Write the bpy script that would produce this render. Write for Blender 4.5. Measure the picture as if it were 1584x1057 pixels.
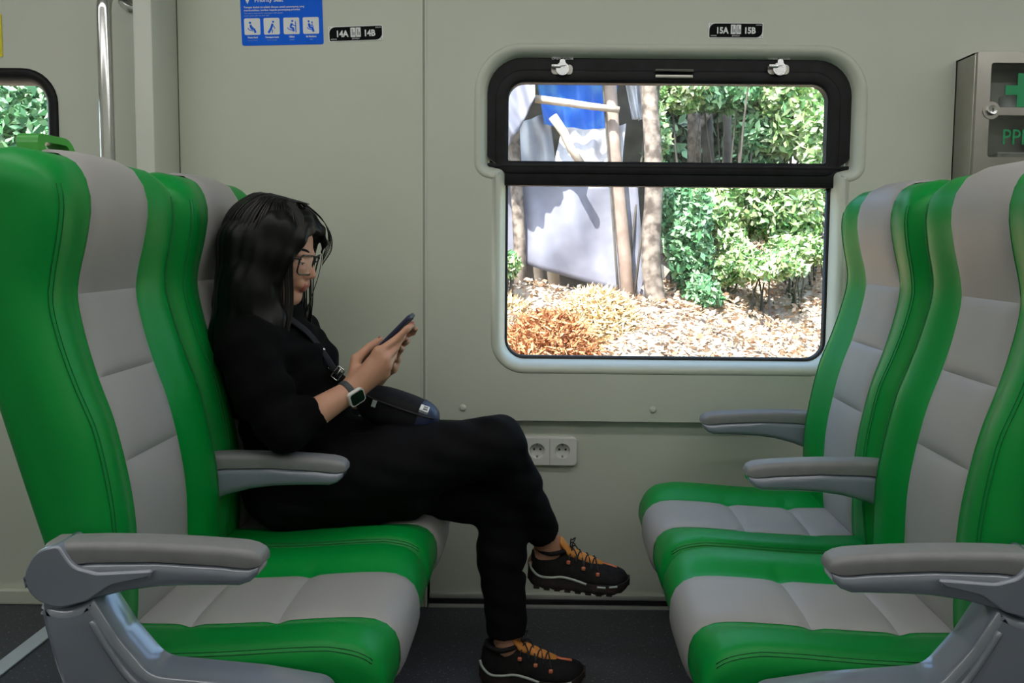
import bpy, bmesh, math, random
import numpy as np
from math import sin, cos, pi, radians
from mathutils import Vector, Matrix

random.seed(7); np.random.seed(7)
for o in list(bpy.data.objects): bpy.data.objects.remove(o)
S = bpy.context.scene
COL = S.collection

# ------------------------------------------------------------------ camera
FPX, CAMZ = 1230.0, 1.11
VPX, VPY = 848.0, 376.0
def cam_axes(pitch, yaw, roll):
    p, y, r = radians(pitch), radians(yaw), radians(roll)
    fw = np.array([-sin(y)*cos(p), cos(y)*cos(p), -sin(p)])
    rt = np.cross(fw, [0, 0, 1]); rt /= np.linalg.norm(rt); up = np.cross(rt, fw)
    return rt*cos(r)+up*sin(r), -rt*sin(r)+up*cos(r), fw
RT, UP, FW = cam_axes(4.0, 0.3, 0.55)
PPX = VPX-FPX*RT[1]/FW[1]; PPY = VPY+FPX*UP[1]/FW[1]
cd = bpy.data.cameras.new('camera'); co = bpy.data.objects.new('camera', cd); COL.objects.link(co)
cd.sensor_width = 36; cd.lens = FPX*36/1584
cd.shift_x = (792-PPX)/1584; cd.shift_y = (PPY-528.5)/1584
cd.clip_start = 0.02
m = Matrix.Identity(4)
for i in range(3):
    m[i][0], m[i][1], m[i][2] = RT[i], UP[i], -FW[i]
m[2][3] = CAMZ
co.matrix_world = m
S.camera = co
def at(px, py, Y):
    """a point of the carriage seen at pixel (px, py), Y metres into it"""
    d = FW+RT*(px-PPX)/FPX-UP*(py-PPY)/FPX
    return np.array([0, 0, CAMZ])+d*Y/d[1]

# ------------------------------------------------------------------ light, exposure
S.view_settings.view_transform = 'Standard'; S.view_settings.look = 'None'
S.view_settings.exposure = 0.0; S.view_settings.gamma = 1.0
S.view_settings.use_curve_mapping = False
W = bpy.data.worlds.new('world'); S.world = W; W.use_nodes = True
nt = W.node_tree; nt.nodes.clear()
sky = nt.nodes.new('ShaderNodeTexSky'); sky.sky_type = 'NISHITA'; sky.sun_disc = False
sky.sun_elevation = radians(52); sky.sun_rotation = radians(200); sky.air_density = 1.2; sky.dust_density = 1.5
bg = nt.nodes.new('ShaderNodeBackground'); bg.inputs[1].default_value = 0.95
wo = nt.nodes.new('ShaderNodeOutputWorld')
nt.links.new(sky.outputs[0], bg.inputs[0]); nt.links.new(bg.outputs[0], wo.inputs[0])
sl = bpy.data.lights.new('sun', 'SUN'); sl.energy = 19.0; sl.angle = radians(0.6); sl.color = (1, .97, .92)
so = bpy.data.objects.new('sun', sl); COL.objects.link(so)
so.rotation_euler = Vector((0.30, 0.62, -0.95)).to_track_quat('-Z', 'Y').to_euler()
LAMP_POWER = 7.2      # emission of the ceiling lamp diffusers

# ------------------------------------------------------------------ materials
MATS = {}
def nd(t, kind): return t.nodes.new(kind)
def mat(name, col, rough=.5, metal=0., spec=.5, noise=None, bump=None, coat=0., sheen=0., emit=None, trans=None, island=None, alpha=None):
    """noise=(scale, second colour, low, high) ; bump=(scale, strength)"""
    m = bpy.data.materials.new(name); m.use_nodes = True
    t = m.node_tree; b = t.nodes['Principled BSDF']
    b.inputs['Base Color'].default_value = (*col, 1)
    b.inputs['Roughness'].default_value = rough; b.inputs['Metallic'].default_value = metal
    b.inputs['Specular IOR Level'].default_value = spec
    b.inputs['Coat Weight'].default_value = coat; b.inputs['Coat Roughness'].default_value = .12
    b.inputs['Sheen Weight'].default_value = sheen
    tc = nd(t, 'ShaderNodeTexCoord')
    if noise:
        n = nd(t, 'ShaderNodeTexNoise'); n.inputs['Scale'].default_value = noise[0]; n.inputs['Detail'].default_value = 5
        t.links.new(tc.outputs['Object'], n.inputs['Vector'])
        r = nd(t, 'ShaderNodeValToRGB'); r.color_ramp.elements[0].position = noise[2]; r.color_ramp.elements[1].position = noise[3]
        r.color_ramp.elements[0].color = (*col, 1); r.color_ramp.elements[1].color = (*noise[1], 1)
        t.links.new(n.outputs['Fac'], r.inputs['Fac']); t.links.new(r.outputs['Color'], b.inputs['Base Color'])
    if island:
        g = nd(t, 'ShaderNodeNewGeometry'); r = nd(t, 'ShaderNodeValToRGB')
        cr = r.color_ramp
        for i, c in enumerate(island):
            e = cr.elements[i] if i < 2 else cr.elements.new(1)
            e.position = i/(len(island)-1); e.color = (*c, 1)
        t.links.new(g.outputs['Random Per Island'], r.inputs['Fac']); t.links.new(r.outputs['Color'], b.inputs['Base Color'])
    if bump:
        n = nd(t, 'ShaderNodeTexNoise'); n.inputs['Scale'].default_value = bump[0]; n.inputs['Detail'].default_value = 3
        t.links.new(tc.outputs['Object'], n.inputs['Vector'])
        k = nd(t, 'ShaderNodeBump'); k.inputs['Strength'].default_value = bump[1]; k.inputs['Distance'].default_value = .002
        t.links.new(n.outputs['Fac'], k.inputs['Height']); t.links.new(k.outputs['Normal'], b.inputs['Normal'])
    if emit:
        b.inputs['Emission Color'].default_value = (*emit[0], 1); b.inputs['Emission Strength'].default_value = emit[1]
    if trans: b.inputs['Transmission Weight'].default_value = trans
    MATS[name] = m
    return m
def glass_mat(name, tint=(.93, .96, .95), gloss=.07, rough=.02):
    m = bpy.data.materials.new(name); m.use_nodes = True
    t = m.node_tree; t.nodes.clear()
    tr = nd(t, 'ShaderNodeBsdfTransparent'); tr.inputs[0].default_value = (*tint, 1)
    gl = nd(t, 'ShaderNodeBsdfGlossy'); gl.inputs['Roughness'].default_value = rough
    mx = nd(t, 'ShaderNodeMixShader'); mx.inputs[0].default_value = gloss
    o = nd(t, 'ShaderNodeOutputMaterial')
    t.links.new(tr.outputs[0], mx.inputs[1]); t.links.new(gl.outputs[0], mx.inputs[2]); t.links.new(mx.outputs[0], o.inputs[0])
    MATS[name] = m
    return m

mat('wall_paint', (.57, .60, .525), .38, noise=(3.0, (.60, .63, .555), .35, .7), bump=(60, .03))
mat('wall_paint_warm', (.58, .61, .52), .36, noise=(2.5, (.61, .635, .55), .35, .7), bump=(60, .03))
mat('pillar_paint', (.60, .62, .56), .4, noise=(4, (.64, .66, .59), .3, .7))
mat('joint_line', (.12, .13, .10), .7, noise=(30, (.16, .17, .13), .3, .7))
mat('joint_groove', (.36, .36, .30), .7, noise=(30, (.34, .35, .29), .3, .7))
mat('alu_trim', (.62, .62, .60), .4, metal=.6, noise=(20, (.68, .68, .66), .3, .7))
mat('floor_vinyl', (.040, .042, .055), .42, noise=(150, (.24, .24, .27), .60, .72), bump=(300, .05))
mat('ceiling_paint', (.75, .76, .73), .6, noise=(3, (.78, .79, .76), .3, .7))
mat('frame_black', (.005, .005, .006), .5, spec=.25, noise=(30, (.012, .012, .015), .3, .7), bump=(300, .04))
mat('rubber', (.012, .012, .013), .6, noise=(40, (.018, .018, .019), .3, .7))
mat('chrome', (.72, .72, .72), .16, metal=1, noise=(8, (.65, .65, .65), .3, .7))
mat('satin_steel', (.44, .42, .39), .34, metal=1., noise=(14, (.38, .36, .33), .3, .7), bump=(180, .03))
mat('bright_strip', (.55, .62, .68), .3, metal=.25, noise=(20, (.6, .66, .72), .3, .7))
mat('silver', (.75, .76, .78), .25, metal=1, noise=(60, (.7, .7, .72), .3, .7))
mat('green_vinyl', (.0006, .285, .044), .40, spec=.28, noise=(5, (.0006, .255, .038), .3, .75), bump=(700, .10))
mat('green_thread', (.004, .13, .03), .7, noise=(200, (.01, .20, .05), .3, .7))
mat('grey_vinyl', (.375, .362, .36), .46, spec=.35, noise=(6, (.345, .335, .33), .3, .75), bump=(700, .10))
mat('green_plastic', (.03, .33, .03), .3, noise=(20, (.04, .30, .03), .3, .7))
mat('shell_grey', (.205, .23, .295), .16, spec=.6, noise=(7, (.22, .245, .31), .3, .7), coat=1.)
mat('pad_grey', (.215, .215, .225), .45, noise=(40, (.24, .24, .25), .3, .7), bump=(500, .12))
mat('sign_blue', (.006, .15, .92), .5, spec=.12, noise=(20, (.006, .14, .88), .3, .7))
mat('sign_white', (.88, .90, .92), .5, spec=.2, noise=(30, (.85, .87, .89), .3, .7))
mat('sign_black', (.004, .004, .005), .6, spec=.08, noise=(30, (.006, .006, .007), .3, .7))
mat('sign_yellow', (.75, .65, .03), .5, noise=(30, (.70, .6, .03), .3, .7))
mat('sign_pale_blue', (.25, .40, .85), .5, noise=(30, (.22, .36, .82), .3, .7))
mat('socket_white', (.74, .74, .72), .35, noise=(30, (.71, .71, .69), .3, .7))
mat('socket_hole', (.02, .02, .02), .6, noise=(30, (.03, .03, .03), .3, .7))
mat('decal_green', (.01, .33, .12), .5, noise=(30, (.012, .30, .11), .3, .7))
mat('carton', (.42, .40, .36), .7, noise=(9, (.10, .10, .11), .45, .6))
glass_mat('window_glass', gloss=.05)
glass_mat('tinted_glass', (.82, .84, .84), .08, .08)
glass_mat('lens_glass', (.985, .985, .985), .05, .02)
mat('lamp_glow', (.9, .9, .9), .5, emit=((1, .985, .95), LAMP_POWER), noise=(10, (.88, .88, .88), .3, .7))
mat('skin', (.54, .275, .18), .5, noise=(14, (.58, .305, .205), .3, .7), bump=(220, .06))
mat('lips', (.34, .085, .07), .4, noise=(60, (.40, .12, .10), .3, .7))
mat('hair', (.0028, .0025, .0026), .40, spec=.24, noise=(30, (.0045, .004, .0042), .3, .7))
mat('hair_strand', (.006, .005, .005), .38, spec=.4, noise=(30, (.010, .008, .007), .3, .7))
mat('shirt_black', (.0022, .0022, .0024), .9, spec=.10, noise=(18, (.0035, .0035, .0038), .3, .7), bump=(240, .35))
mat('trouser_black', (.0034, .0034, .0045), .85, spec=.14, noise=(20, (.005, .005, .0065), .3, .7), bump=(500, .25))
mat('eye_white', (.75, .72, .68), .2, noise=(100, (.72, .69, .66), .3, .7))
mat('eye_iris', (.012, .008, .006), .15, noise=(100, (.016, .01, .008), .3, .7))
mat('glasses_black', (.006, .006, .007), .25, noise=(60, (.009, .009, .01), .3, .7))
mat('nail', (.22, .03, .035), .2, noise=(60, (.25, .04, .04), .3, .7))
mat('watch_strap', (.05, .055, .062), .6, noise=(60, (.06, .065, .07), .3, .7))
mat('watch_glass', (.006, .008, .009), .12, noise=(60, (.008, .01, .011), .3, .7), coat=.2)
mat('phone_navy', (.012, .014, .045), .4, noise=(60, (.015, .017, .055), .3, .7))
mat('phone_screen', (.01, .01, .012), .1, emit=((.55, .6, .7), .25), noise=(60, (.012, .012, .014), .3, .7))
mat('bag_black', (.0045, .0045, .006), .6, spec=.2, noise=(20, (.01, .01, .014), .3, .7), bump=(260, .25))
mat('bag_navy', (.012, .018, .06), .45, noise=(20, (.015, .022, .07), .3, .7), bump=(260, .2))
mat('shoe_black', (.006, .0052, .006), .75, spec=.25, noise=(90, (.012, .011, .012), .4, .7), bump=(420, .4))
mat('shoe_orange', (.62, .22, .035), .6, noise=(60, (.70, .29, .06), .3, .7), bump=(300, .2))
mat('shoe_coral', (.62, .16, .08), .6, noise=(60, (.66, .2, .1), .3, .7))
mat('shoe_mint', (.40, .44, .40), .5, noise=(60, (.44, .48, .44), .3, .7))
mat('shoe_sole', (.018, .014, .013), .75, noise=(60, (.05, .025, .018), .5, .7), bump=(160, .5))
mat('lace', (.014, .014, .018), .8, noise=(300, (.03, .03, .035), .4, .7))
mat('bark', (.07, .05, .04), .9, noise=(16, (.25, .20, .165), .38, .62), bump=(30, 1.0))
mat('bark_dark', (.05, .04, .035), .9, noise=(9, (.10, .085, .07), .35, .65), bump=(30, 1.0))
mat('timber', (.22, .15, .12), .8, noise=(12, (.31, .23, .19), .35, .65), bump=(40, .5))
mat('timber_pale', (.48, .40, .33), .8, noise=(12, (.36, .29, .23), .35, .65), bump=(40, .5))
mat('tarp_grey', (.20, .195, .24), .55, noise=(4, (.12, .117, .15), .35, .65), bump=(14, .8))
mat('tarp_blue', (.02, .16, .72), .45, noise=(5, (.10, .36, .80), .45, .65), bump=(14, .8))
mat('tarp_white', (.62, .60, .63), .6, noise=(4, (.40, .39, .43), .35, .65), bump=(14, .8))
mat('soil', (.36, .27, .20), .95, noise=(6, (.52, .44, .35), .35, .65), bump=(20, 1.0))
mat('dead_leaf', (.5, .3, .2), .8, island=[(.22, .12, .07), (.50, .33, .21), (.62, .48, .35), (.36, .20, .12), (.66, .56, .45), (.10, .07, .055)])
mat('hay', (.5, .25, .1), .85, island=[(.34, .12, .05), (.55, .24, .10), (.62, .36, .18), (.40, .16, .07)])
mat('hay_pale', (.7, .55, .3), .85, island=[(.62, .42, .20), (.72, .58, .36), (.74, .62, .42), (.66, .46, .24)])
mat('leaf_bright', (.2, .4, .1), .5, island=[(.06, .18, .05), (.22, .40, .12), (.42, .54, .22), (.10, .26, .10), (.62, .62, .42), (.30, .46, .16)])  # palest tones imitate sun highlights on the foliage
mat('leaf_mid', (.1, .3, .1), .5, island=[(.03, .10, .05), (.09, .26, .10), (.16, .34, .15), (.28, .42, .24), (.05, .16, .07)])
mat('leaf_shaded', (.03, .1, .04), .5, island=[(.008, .025, .014), (.014, .045, .020), (.022, .065, .030), (.014, .030, .024)])  # leaf tones darkened to imitate shade inside the wood

# ------------------------------------------------------------------ mesh helpers
def link(o, parent=None):
    COL.objects.link(o)
    if parent is not None: o.parent = parent
    return o
def mesh_obj(name, verts, faces, mt, parent=None, smooth=True, sharp=None, origin=None, flip=False, recalc=True):
    """one mesh object; verts in the parent's own space (parents sit at `origin` when world coordinates are given)"""
    me = bpy.data.meshes.new(name)
    v = np.asarray(verts, dtype=float)
    if origin is not None: v = v-np.asarray(origin, dtype=float)
    me.from_pydata(v.tolist(), [], [list(map(int, f)) for f in faces])
    if recalc:
        bm = bmesh.new(); bm.from_mesh(me)
        bmesh.ops.recalc_face_normals(bm, faces=bm.faces); bm.to_mesh(me); bm.free()
    if smooth:
        me.polygons.foreach_set('use_smooth', [True]*len(me.polygons))
        if sharp: me.set_sharp_from_angle(angle=radians(sharp))
    mt = mt if isinstance(mt, (list, tuple)) else [mt]
    for x in mt: me.materials.append(MATS[x])
    return link(bpy.data.objects.new(name, me), parent)
class G:
    """collects shapes into one mesh"""
    def __init__(s): s.v = []; s.f = []
    def add(s, vf):
        n = len(s.v); s.v += [tuple(p) for p in vf[0]]; s.f += [[i+n for i in f] for f in vf[1]]; return s
    def build(s, name, mt, parent=None, **k): return mesh_obj(name, s.v, s.f, mt, parent, **k)
def empty(name, loc=(0, 0, 0)):
    o = bpy.data.objects.new(name, None); o.empty_display_size = .05; COL.objects.link(o); o.location = loc
    return o
def tag(o, label=None, cat=None, group=None, kind=None):
    if label: o['label'] = label
    if cat: o['category'] = cat
    if group: o['group'] = group
    if kind: o['kind'] = kind
    return o
def box(x0, x1, y0, y1, z0, z1, bev=0., seg=2):
    bm = bmesh.new(); bmesh.ops.create_cube(bm, size=1)
    for v in bm.verts:
        v.co = ((x0+x1)/2+v.co.x*(x1-x0), (y0+y1)/2+v.co.y*(y1-y0), (z0+z1)/2+v.co.z*(z1-z0))
    if bev: bmesh.ops.bevel(bm, geom=bm.edges[:], offset=bev, segments=seg, affect='EDGES', profile=.5)
    return bm_vf(bm)
def bm_vf(bm):
    bm.verts.index_update()
    r = ([tuple(v.co) for v in bm.verts], [[v.index for v in f.verts] for f in bm.faces]); bm.free(); return r
def xf(vf, M):
    return ([tuple(M @ Vector(p)) for p in vf[0]], vf[1])
def loft(rings, closed=True, caps=True):
    n = len(rings[0]); v = [tuple(p) for r in rings for p in r]; f = []
    for i in range(len(rings)-1):
        for j in range(n if closed else n-1):
            k = (j+1) % n
            f.append([i*n+j, i*n+k, (i+1)*n+k, (i+1)*n+j])
    if caps and closed:
        f.append(list(range(n))[::-1]); f.append([(len(rings)-1)*n+j for j in range(n)])
    return v, f
def tube(path, r, n=8, caps=True, flat=1.0, up=None):
    path = [Vector(p) for p in path]; rings = []
    rs = r if isinstance(r, (list, tuple, np.ndarray)) else [r]*len(path)
    ref = Vector(up) if up else None; a = None
    for i, p in enumerate(path):
        t = (path[min(i+1, len(path)-1)]-path[max(i-1, 0)]).normalized()
        if ref: a = ref-t*ref.dot(t)
        elif a is None:
            h = Vector((0, 0, 1)) if abs(t.z) < .9 else Vector((1, 0, 0)); a = h-t*h.dot(t)
        else: a = a-t*a.dot(t)
        a.normalize(); b = t.cross(a)
        rings.append([p+(a*cos(2*pi*k/n)*flat+b*sin(2*pi*k/n))*rs[i] for k in range(n)])
    return loft(rings, caps=caps)
def smooth_path(pts, n=6):
    P = [np.array(p, float) for p in pts]; P = [2*P[0]-P[1]]+P+[2*P[-1]-P[-2]]; out = []
    for i in range(1, len(P)-2):
        for k in range(n):
            t = k/n
            out.append(.5*((2*P[i])+(P[i+1]-P[i-1])*t+(2*P[i-1]-5*P[i]+4*P[i+1]-P[i+2])*t*t+(-P[i-1]+3*P[i]-3*P[i+1]+P[i+2])*t**3))
    out.append(P[-2]); return out
def rpoly(c, seg=8):
    """rounded polygon from (x, z, radius) corners"""
    out = []; n = len(c)
    for i in range(n):
        p0, p, p1 = [np.array(c[k % n][:2], float) for k in (i-1, i, i+1)]; r = c[i][2]
        if r <= 0: out.append(tuple(p)); continue
        a = (p0-p)/np.linalg.norm(p0-p); b = (p1-p)/np.linalg.norm(p1-p)
        for k in range(seg+1):
            t = k/seg
            ang = math.acos(max(-1, min(1, a@b))); d = r/math.tan(ang/2)
            s, e = p+a*d, p+b*d
            cc = p+(a+b)/np.linalg.norm(a+b)*r/sin(ang/2)
            va, vb = s-cc, e-cc; th = math.acos(max(-1, min(1, va@vb/(r*r))))
            out.append(tuple(cc+(va*sin((1-t)*th)+vb*sin(t*th))/sin(th)))
    return out
def rrect(x0, x1, z0, z1, r, seg=8): return rpoly([(x0, z0, r), (x1, z0, r), (x1, z1, r), (x0, z1, r)], seg)
def plate(outer, holes, y0, y1):
    """a plate in the XZ plane between y0 and y1 with holes"""
    bm = bmesh.new(); loops = [outer]+list(holes); edges = []; layers = []
    for L in loops:
        vs = [bm.verts.new((p[0], y0, p[1])) for p in L]
        edges += [bm.edges.new((vs[i], vs[(i+1) % len(vs)])) for i in range(len(vs))]; layers.append(vs)
    bmesh.ops.triangle_fill(bm, edges=edges, use_beauty=True)
    fr = list(bm.faces); mp = {}
    for vs in layers:
        for v in vs: mp[v] = bm.verts.new((v.co.x, y1, v.co.z))
    for f in fr: bm.faces.new([mp[v] for v in reversed(f.verts)])
    for vs in layers:
        for i in range(len(vs)):
            a, b = vs[i], vs[(i+1) % len(vs)]
            bm.faces.new((a, b, mp[b], mp[a]))
    return bm_vf(bm)
def rim(outline, prof):
    """sweep (offset outward, y) profile along a closed outline in the XZ plane"""
    P = np.array(outline); n = len(P)
    area = sum(P[i][0]*P[(i+1) % n][1]-P[(i+1) % n][0]*P[i][1] for i in range(n))
    s = 1 if area > 0 else -1; N = []
    for i in range(n):
        e0 = P[i]-P[i-1]; e1 = P[(i+1) % n]-P[i]
        a = np.array([e0[1], -e0[0]])/max(1e-9, np.linalg.norm(e0)); b = np.array([e1[1], -e1[0]])/max(1e-9, np.linalg.norm(e1))
        q = a+b; q /= np.linalg.norm(q); N.append(s*q/max(.45, q@a))
    N = np.array(N)
    rings = [[(P[i][0]+N[i][0]*o, y, P[i][1]+N[i][1]*o) for i in range(n)] for o, y in prof]
    return loft(rings, caps=False)
def offset(outline, d):
    v, _ = rim(outline, [(d, 0)]); return [(p[0], p[2]) for p in v]
def disc(cx, cz, r, y0, y1, n=24):
    return plate([(cx+r*cos(2*pi*k/n), cz+r*sin(2*pi*k/n)) for k in range(n)], [], y0, y1)
def ribbon(pts, w, y0, y1):
    P = [np.array(p, float) for p in pts]; L = []; R = []
    for i in range(len(P)):
        t = P[min(i+1, len(P)-1)]-P[max(i-1, 0)]; t /= np.linalg.norm(t); nn = np.array([-t[1], t[0]])*w/2
        L.append(tuple(P[i]+nn)); R.append(tuple(P[i]-nn))
    return plate(L+R[::-1], [], y0, y1)
def text(name, s, x, z, y, size, mt, parent, align='CENTER', tilt=0., bold=0., origin=None, depth=.0004, sx=1.):
    cu = bpy.data.curves.new(name, 'FONT'); cu.body = s; cu.size = size; cu.align_x = align; cu.align_y = 'CENTER'
    cu.extrude = depth; cu.offset = bold; cu.resolution_u = 2
    t = bpy.data.objects.new(name, cu); COL.objects.link(t); bpy.context.view_layer.update()
    me = bpy.data.meshes.new_from_object(t.evaluated_get(bpy.context.evaluated_depsgraph_get()))
    bpy.data.objects.remove(t); bpy.data.curves.remove(cu)
    og = Vector(origin) if origin is not None else Vector((0, 0, 0))
    M = Matrix.Translation(Vector((x, y, z))-og) @ Matrix.Rotation(-tilt, 4, 'Y') @ Matrix.Rotation(pi/2, 4, 'X') @ Matrix.Diagonal((sx, 1, 1, 1))
    me.transform(M); me.materials.clear(); me.materials.append(MATS[mt]); me.name = name
    return link(bpy.data.objects.new(name, me), parent)

# ------------------------------------------------------------------ signed-distance modelling (people, cloth)
class Field:
    def __init__(s, lo, hi, res, band=.05):
        s.lo = np.array(lo, float); s.res = res; s.band = band
        s.n = np.ceil((np.array(hi)-s.lo)/res).astype(int)+1
        s.F = np.full(s.n, band, np.float32)
        s.ax = [(s.lo[i]+np.arange(s.n[i])*res).astype(np.float32) for i in range(3)]
    def block(s, lo, hi):
        a = np.clip(np.floor((np.array(lo)-s.lo)/s.res).astype(int), 0, s.n); b = np.clip(np.ceil((np.array(hi)-s.lo)/s.res).astype(int)+1, 0, s.n)
        if (b <= a).any(): return None
        sl = tuple(slice(a[i], b[i]) for i in range(3))
        X, Y, Z = s.ax[0][sl[0]][:, None, None], s.ax[1][sl[1]][None, :, None], s.ax[2][sl[2]][None, None, :]
        return sl, X, Y, Z
    def put(s, sl, d, k, op):
        F = s.F[sl]
        if op == 'sub':
            d = -d
            if k > 0:
                h = np.clip(k-np.abs(F-d), 0, None)/k; s.F[sl] = np.maximum(F, d)+h*h*k*.25
            else: s.F[sl] = np.maximum(F, d)
        else:
            if k > 0:
                h = np.clip(k-np.abs(F-d), 0, None)/k; s.F[sl] = np.minimum(F, d)-h*h*k*.25
            else: s.F[sl] = np.minimum(F, d)
    def cap(s, a, b, ra, rb, k=.02, op='add', w=None, q=1.):
        a, b = np.array(a, float), np.array(b, float); R = max(ra, rb)*max(1, q)+s.band
        B = s.block(np.minimum(a, b)-R, np.maximum(a, b)+R)
        if not B: return
        sl, X, Y, Z = B; ab = b-a; L = max(1e-9, ab@ab)
        dx, dy, dz = X-a[0], Y-a[1], Z-a[2]
        t = np.clip((dx*ab[0]+dy*ab[1]+dz*ab[2])/L, 0, 1)
        dx = dx-t*ab[0]; dy = dy-t*ab[1]; dz = dz-t*ab[2]
        if w is not None:
            dw = (dx*w[0]+dy*w[1]+dz*w[2])*(1-1/q); dx = dx-w[0]*dw; dy = dy-w[1]*dw; dz = dz-w[2]*dw
        s.put(sl, np.sqrt(dx*dx+dy*dy+dz*dz)-(ra+(rb-ra)*t), k, op)
    def chain(s, pts, k=.02, op='add', w=None, q=1., kin=.006):
        for i in range(len(pts)-1):
            s.cap(pts[i][0], pts[i+1][0], pts[i][1], pts[i+1][1], k if i == 0 else max(kin, .0), op, w, q)
    def ell(s, c, r, k=.02, op='add', A=None):
        c = np.array(c, float); r = np.array(r, float); A = np.eye(3) if A is None else A
        R = max(r)+s.band; B = s.block(c-R, c+R)
        if not B: return
        sl, X, Y, Z = B; dx, dy, dz = X-c[0], Y-c[1], Z-c[2]
        p = [(dx*A[i][0]+dy*A[i][1]+dz*A[i][2]) for i in range(3)]
        k0 = np.sqrt(sum((p[i]/r[i])**2 for i in range(3))); k1 = np.sqrt(sum((p[i]/r[i]**2)**2 for i in range(3)))
        s.put(sl, np.where(k1 > 1e-6, k0*(k0-1)/np.maximum(k1, 1e-6), -min(r)).astype(np.float32), k, op)
    def half(s, p, n, lo, hi, op='sub', k=0.):
        """cut away the side n points to, within a box"""
        B = s.block(lo, hi); sl, X, Y, Z = B; n = np.array(n, float); n /= np.linalg.norm(n)
        d = (X-p[0])*n[0]+(Y-p[1])*n[1]+(Z-p[2])*n[2]
        s.put(sl, (-d).astype(np.float32)+0*s.F[sl], k, op)
    def warp(s, fn):
        X, Y, Z = s.ax[0][:, None, None], s.ax[1][None, :, None], s.ax[2][None, None, :]
        s.F += fn(X, Y, Z).astype(np.float32)
    def mesh(s):
        F = s.F; sg = F < 0
        n = np.array(F.shape); c = np.zeros(n-1, np.int8)
        for i in (0, 1):
            for j in (0, 1):
                for k in (0, 1): c += sg[i:n[0]-1+i, j:n[1]-1+j, k:n[2]-1+k]
        act = np.argwhere((c > 0) & (c < 8)); idx = np.full(n-1, -1, np.int32)
        idx[act[:, 0], act[:, 1], act[:, 2]] = np.arange(len(act))
        acc = np.zeros((len(act), 3)); cnt = np.zeros(len(act))
        cor = [np.array(x) for x in np.ndindex(2, 2, 2)]
        val = {tuple(q): F[act[:, 0]+q[0], act[:, 1]+q[1], act[:, 2]+q[2]].astype(float) for q in cor}
        for a in cor:
            for ax in range(3):
                if a[ax] == 0:
                    b = a.copy(); b[ax] = 1; va, vb = val[tuple(a)], val[tuple(b)]
                    m = (va < 0) != (vb < 0); t = np.where(m, va/np.where(m, va-vb, 1), 0)
                    p = np.repeat(a[None, :].astype(float), len(act), 0); p[:, ax] = t
                    acc += p*m[:, None]; cnt += m
        V = s.lo+(act+acc/cnt[:, None])*s.res; faces = []
        for ax in range(3):
            u, w = (ax+1) % 3, (ax+2) % 3
            sa = [slice(None)]*3; sb = [slice(None)]*3; sa[ax] = slice(0, -1); sb[ax] = slice(1, None)
            d = sg[tuple(sa)].astype(np.int8)-sg[tuple(sb)].astype(np.int8); e = np.argwhere(d != 0)
            ok = (e[:, u] > 0) & (e[:, w] > 0) & (e[:, u] < n[u]-1) & (e[:, w] < n[w]-1); e = e[ok]
            sgn = d[e[:, 0], e[:, 1], e[:, 2]]
            def I(du, dw):
                q = e.copy(); q[:, u] += du; q[:, w] += dw; return idx[q[:, 0], q[:, 1], q[:, 2]]
            Q = np.stack([I(-1, -1), I(0, -1), I(0, 0), I(-1, 0)], 1)
            Q[sgn < 0] = Q[sgn < 0][:, ::-1]; faces.append(Q)
        return V, np.concatenate(faces)
def fast_obj(name, V, Fq, mt, parent, origin):
    me = bpy.data.meshes.new(name); n = len(V); k = len(Fq)
    me.vertices.add(n); me.vertices.foreach_set('co', (V-np.asarray(origin)).astype(np.float32).ravel())
    me.loops.add(4*k); me.loops.foreach_set('vertex_index', Fq.astype(np.int32).ravel())
    me.polygons.add(k); me.polygons.foreach_set('loop_start', np.arange(0, 4*k, 4, dtype=np.int32))
    me.polygons.foreach_set('use_smooth', np.ones(k, bool))
    me.update(calc_edges=True); me.validate()
    for x in (mt if isinstance(mt, (list, tuple)) else [mt]): me.materials.append(MATS[x])
    return link(bpy.data.objects.new(name, me), parent)

# ================================================================== THE CARRIAGE
YF, YN, ZC, XL, XR = 2.35, -0.38, 2.25, -3.2, 3.2
tag(mesh_obj('floor', *box(XL-.05, XR+.05, YN-.05, YF+.10, -.06, 0), 'floor_vinyl', smooth=False), 'dark speckled vinyl floor of the carriage', kind='structure')
tag(mesh_obj('ceiling', *box(XL-.05, XR+.05, YN-.05, YF+.12, ZC, ZC+.05), 'ceiling_paint', smooth=False), 'plain pale ceiling of the carriage', kind='structure')
tag(mesh_obj('wall_near', *box(XL-.05, XR+.05, YN-.05, YN, 0, ZC), 'wall_paint', smooth=False), 'pale wall on the aisle side', kind='structure')
tag(mesh_obj('wall_left', *box(XL-.05, XL, YN, YF+.1, 0, ZC), 'wall_paint', smooth=False), 'pale end wall of the carriage', kind='structure')
tag(mesh_obj('wall_right', *box(XR, XR+.05, YN, YF+.1, 0, ZC), 'wall_paint', smooth=False), 'pale end wall of the carriage beyond the cabinet', kind='structure')

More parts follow.
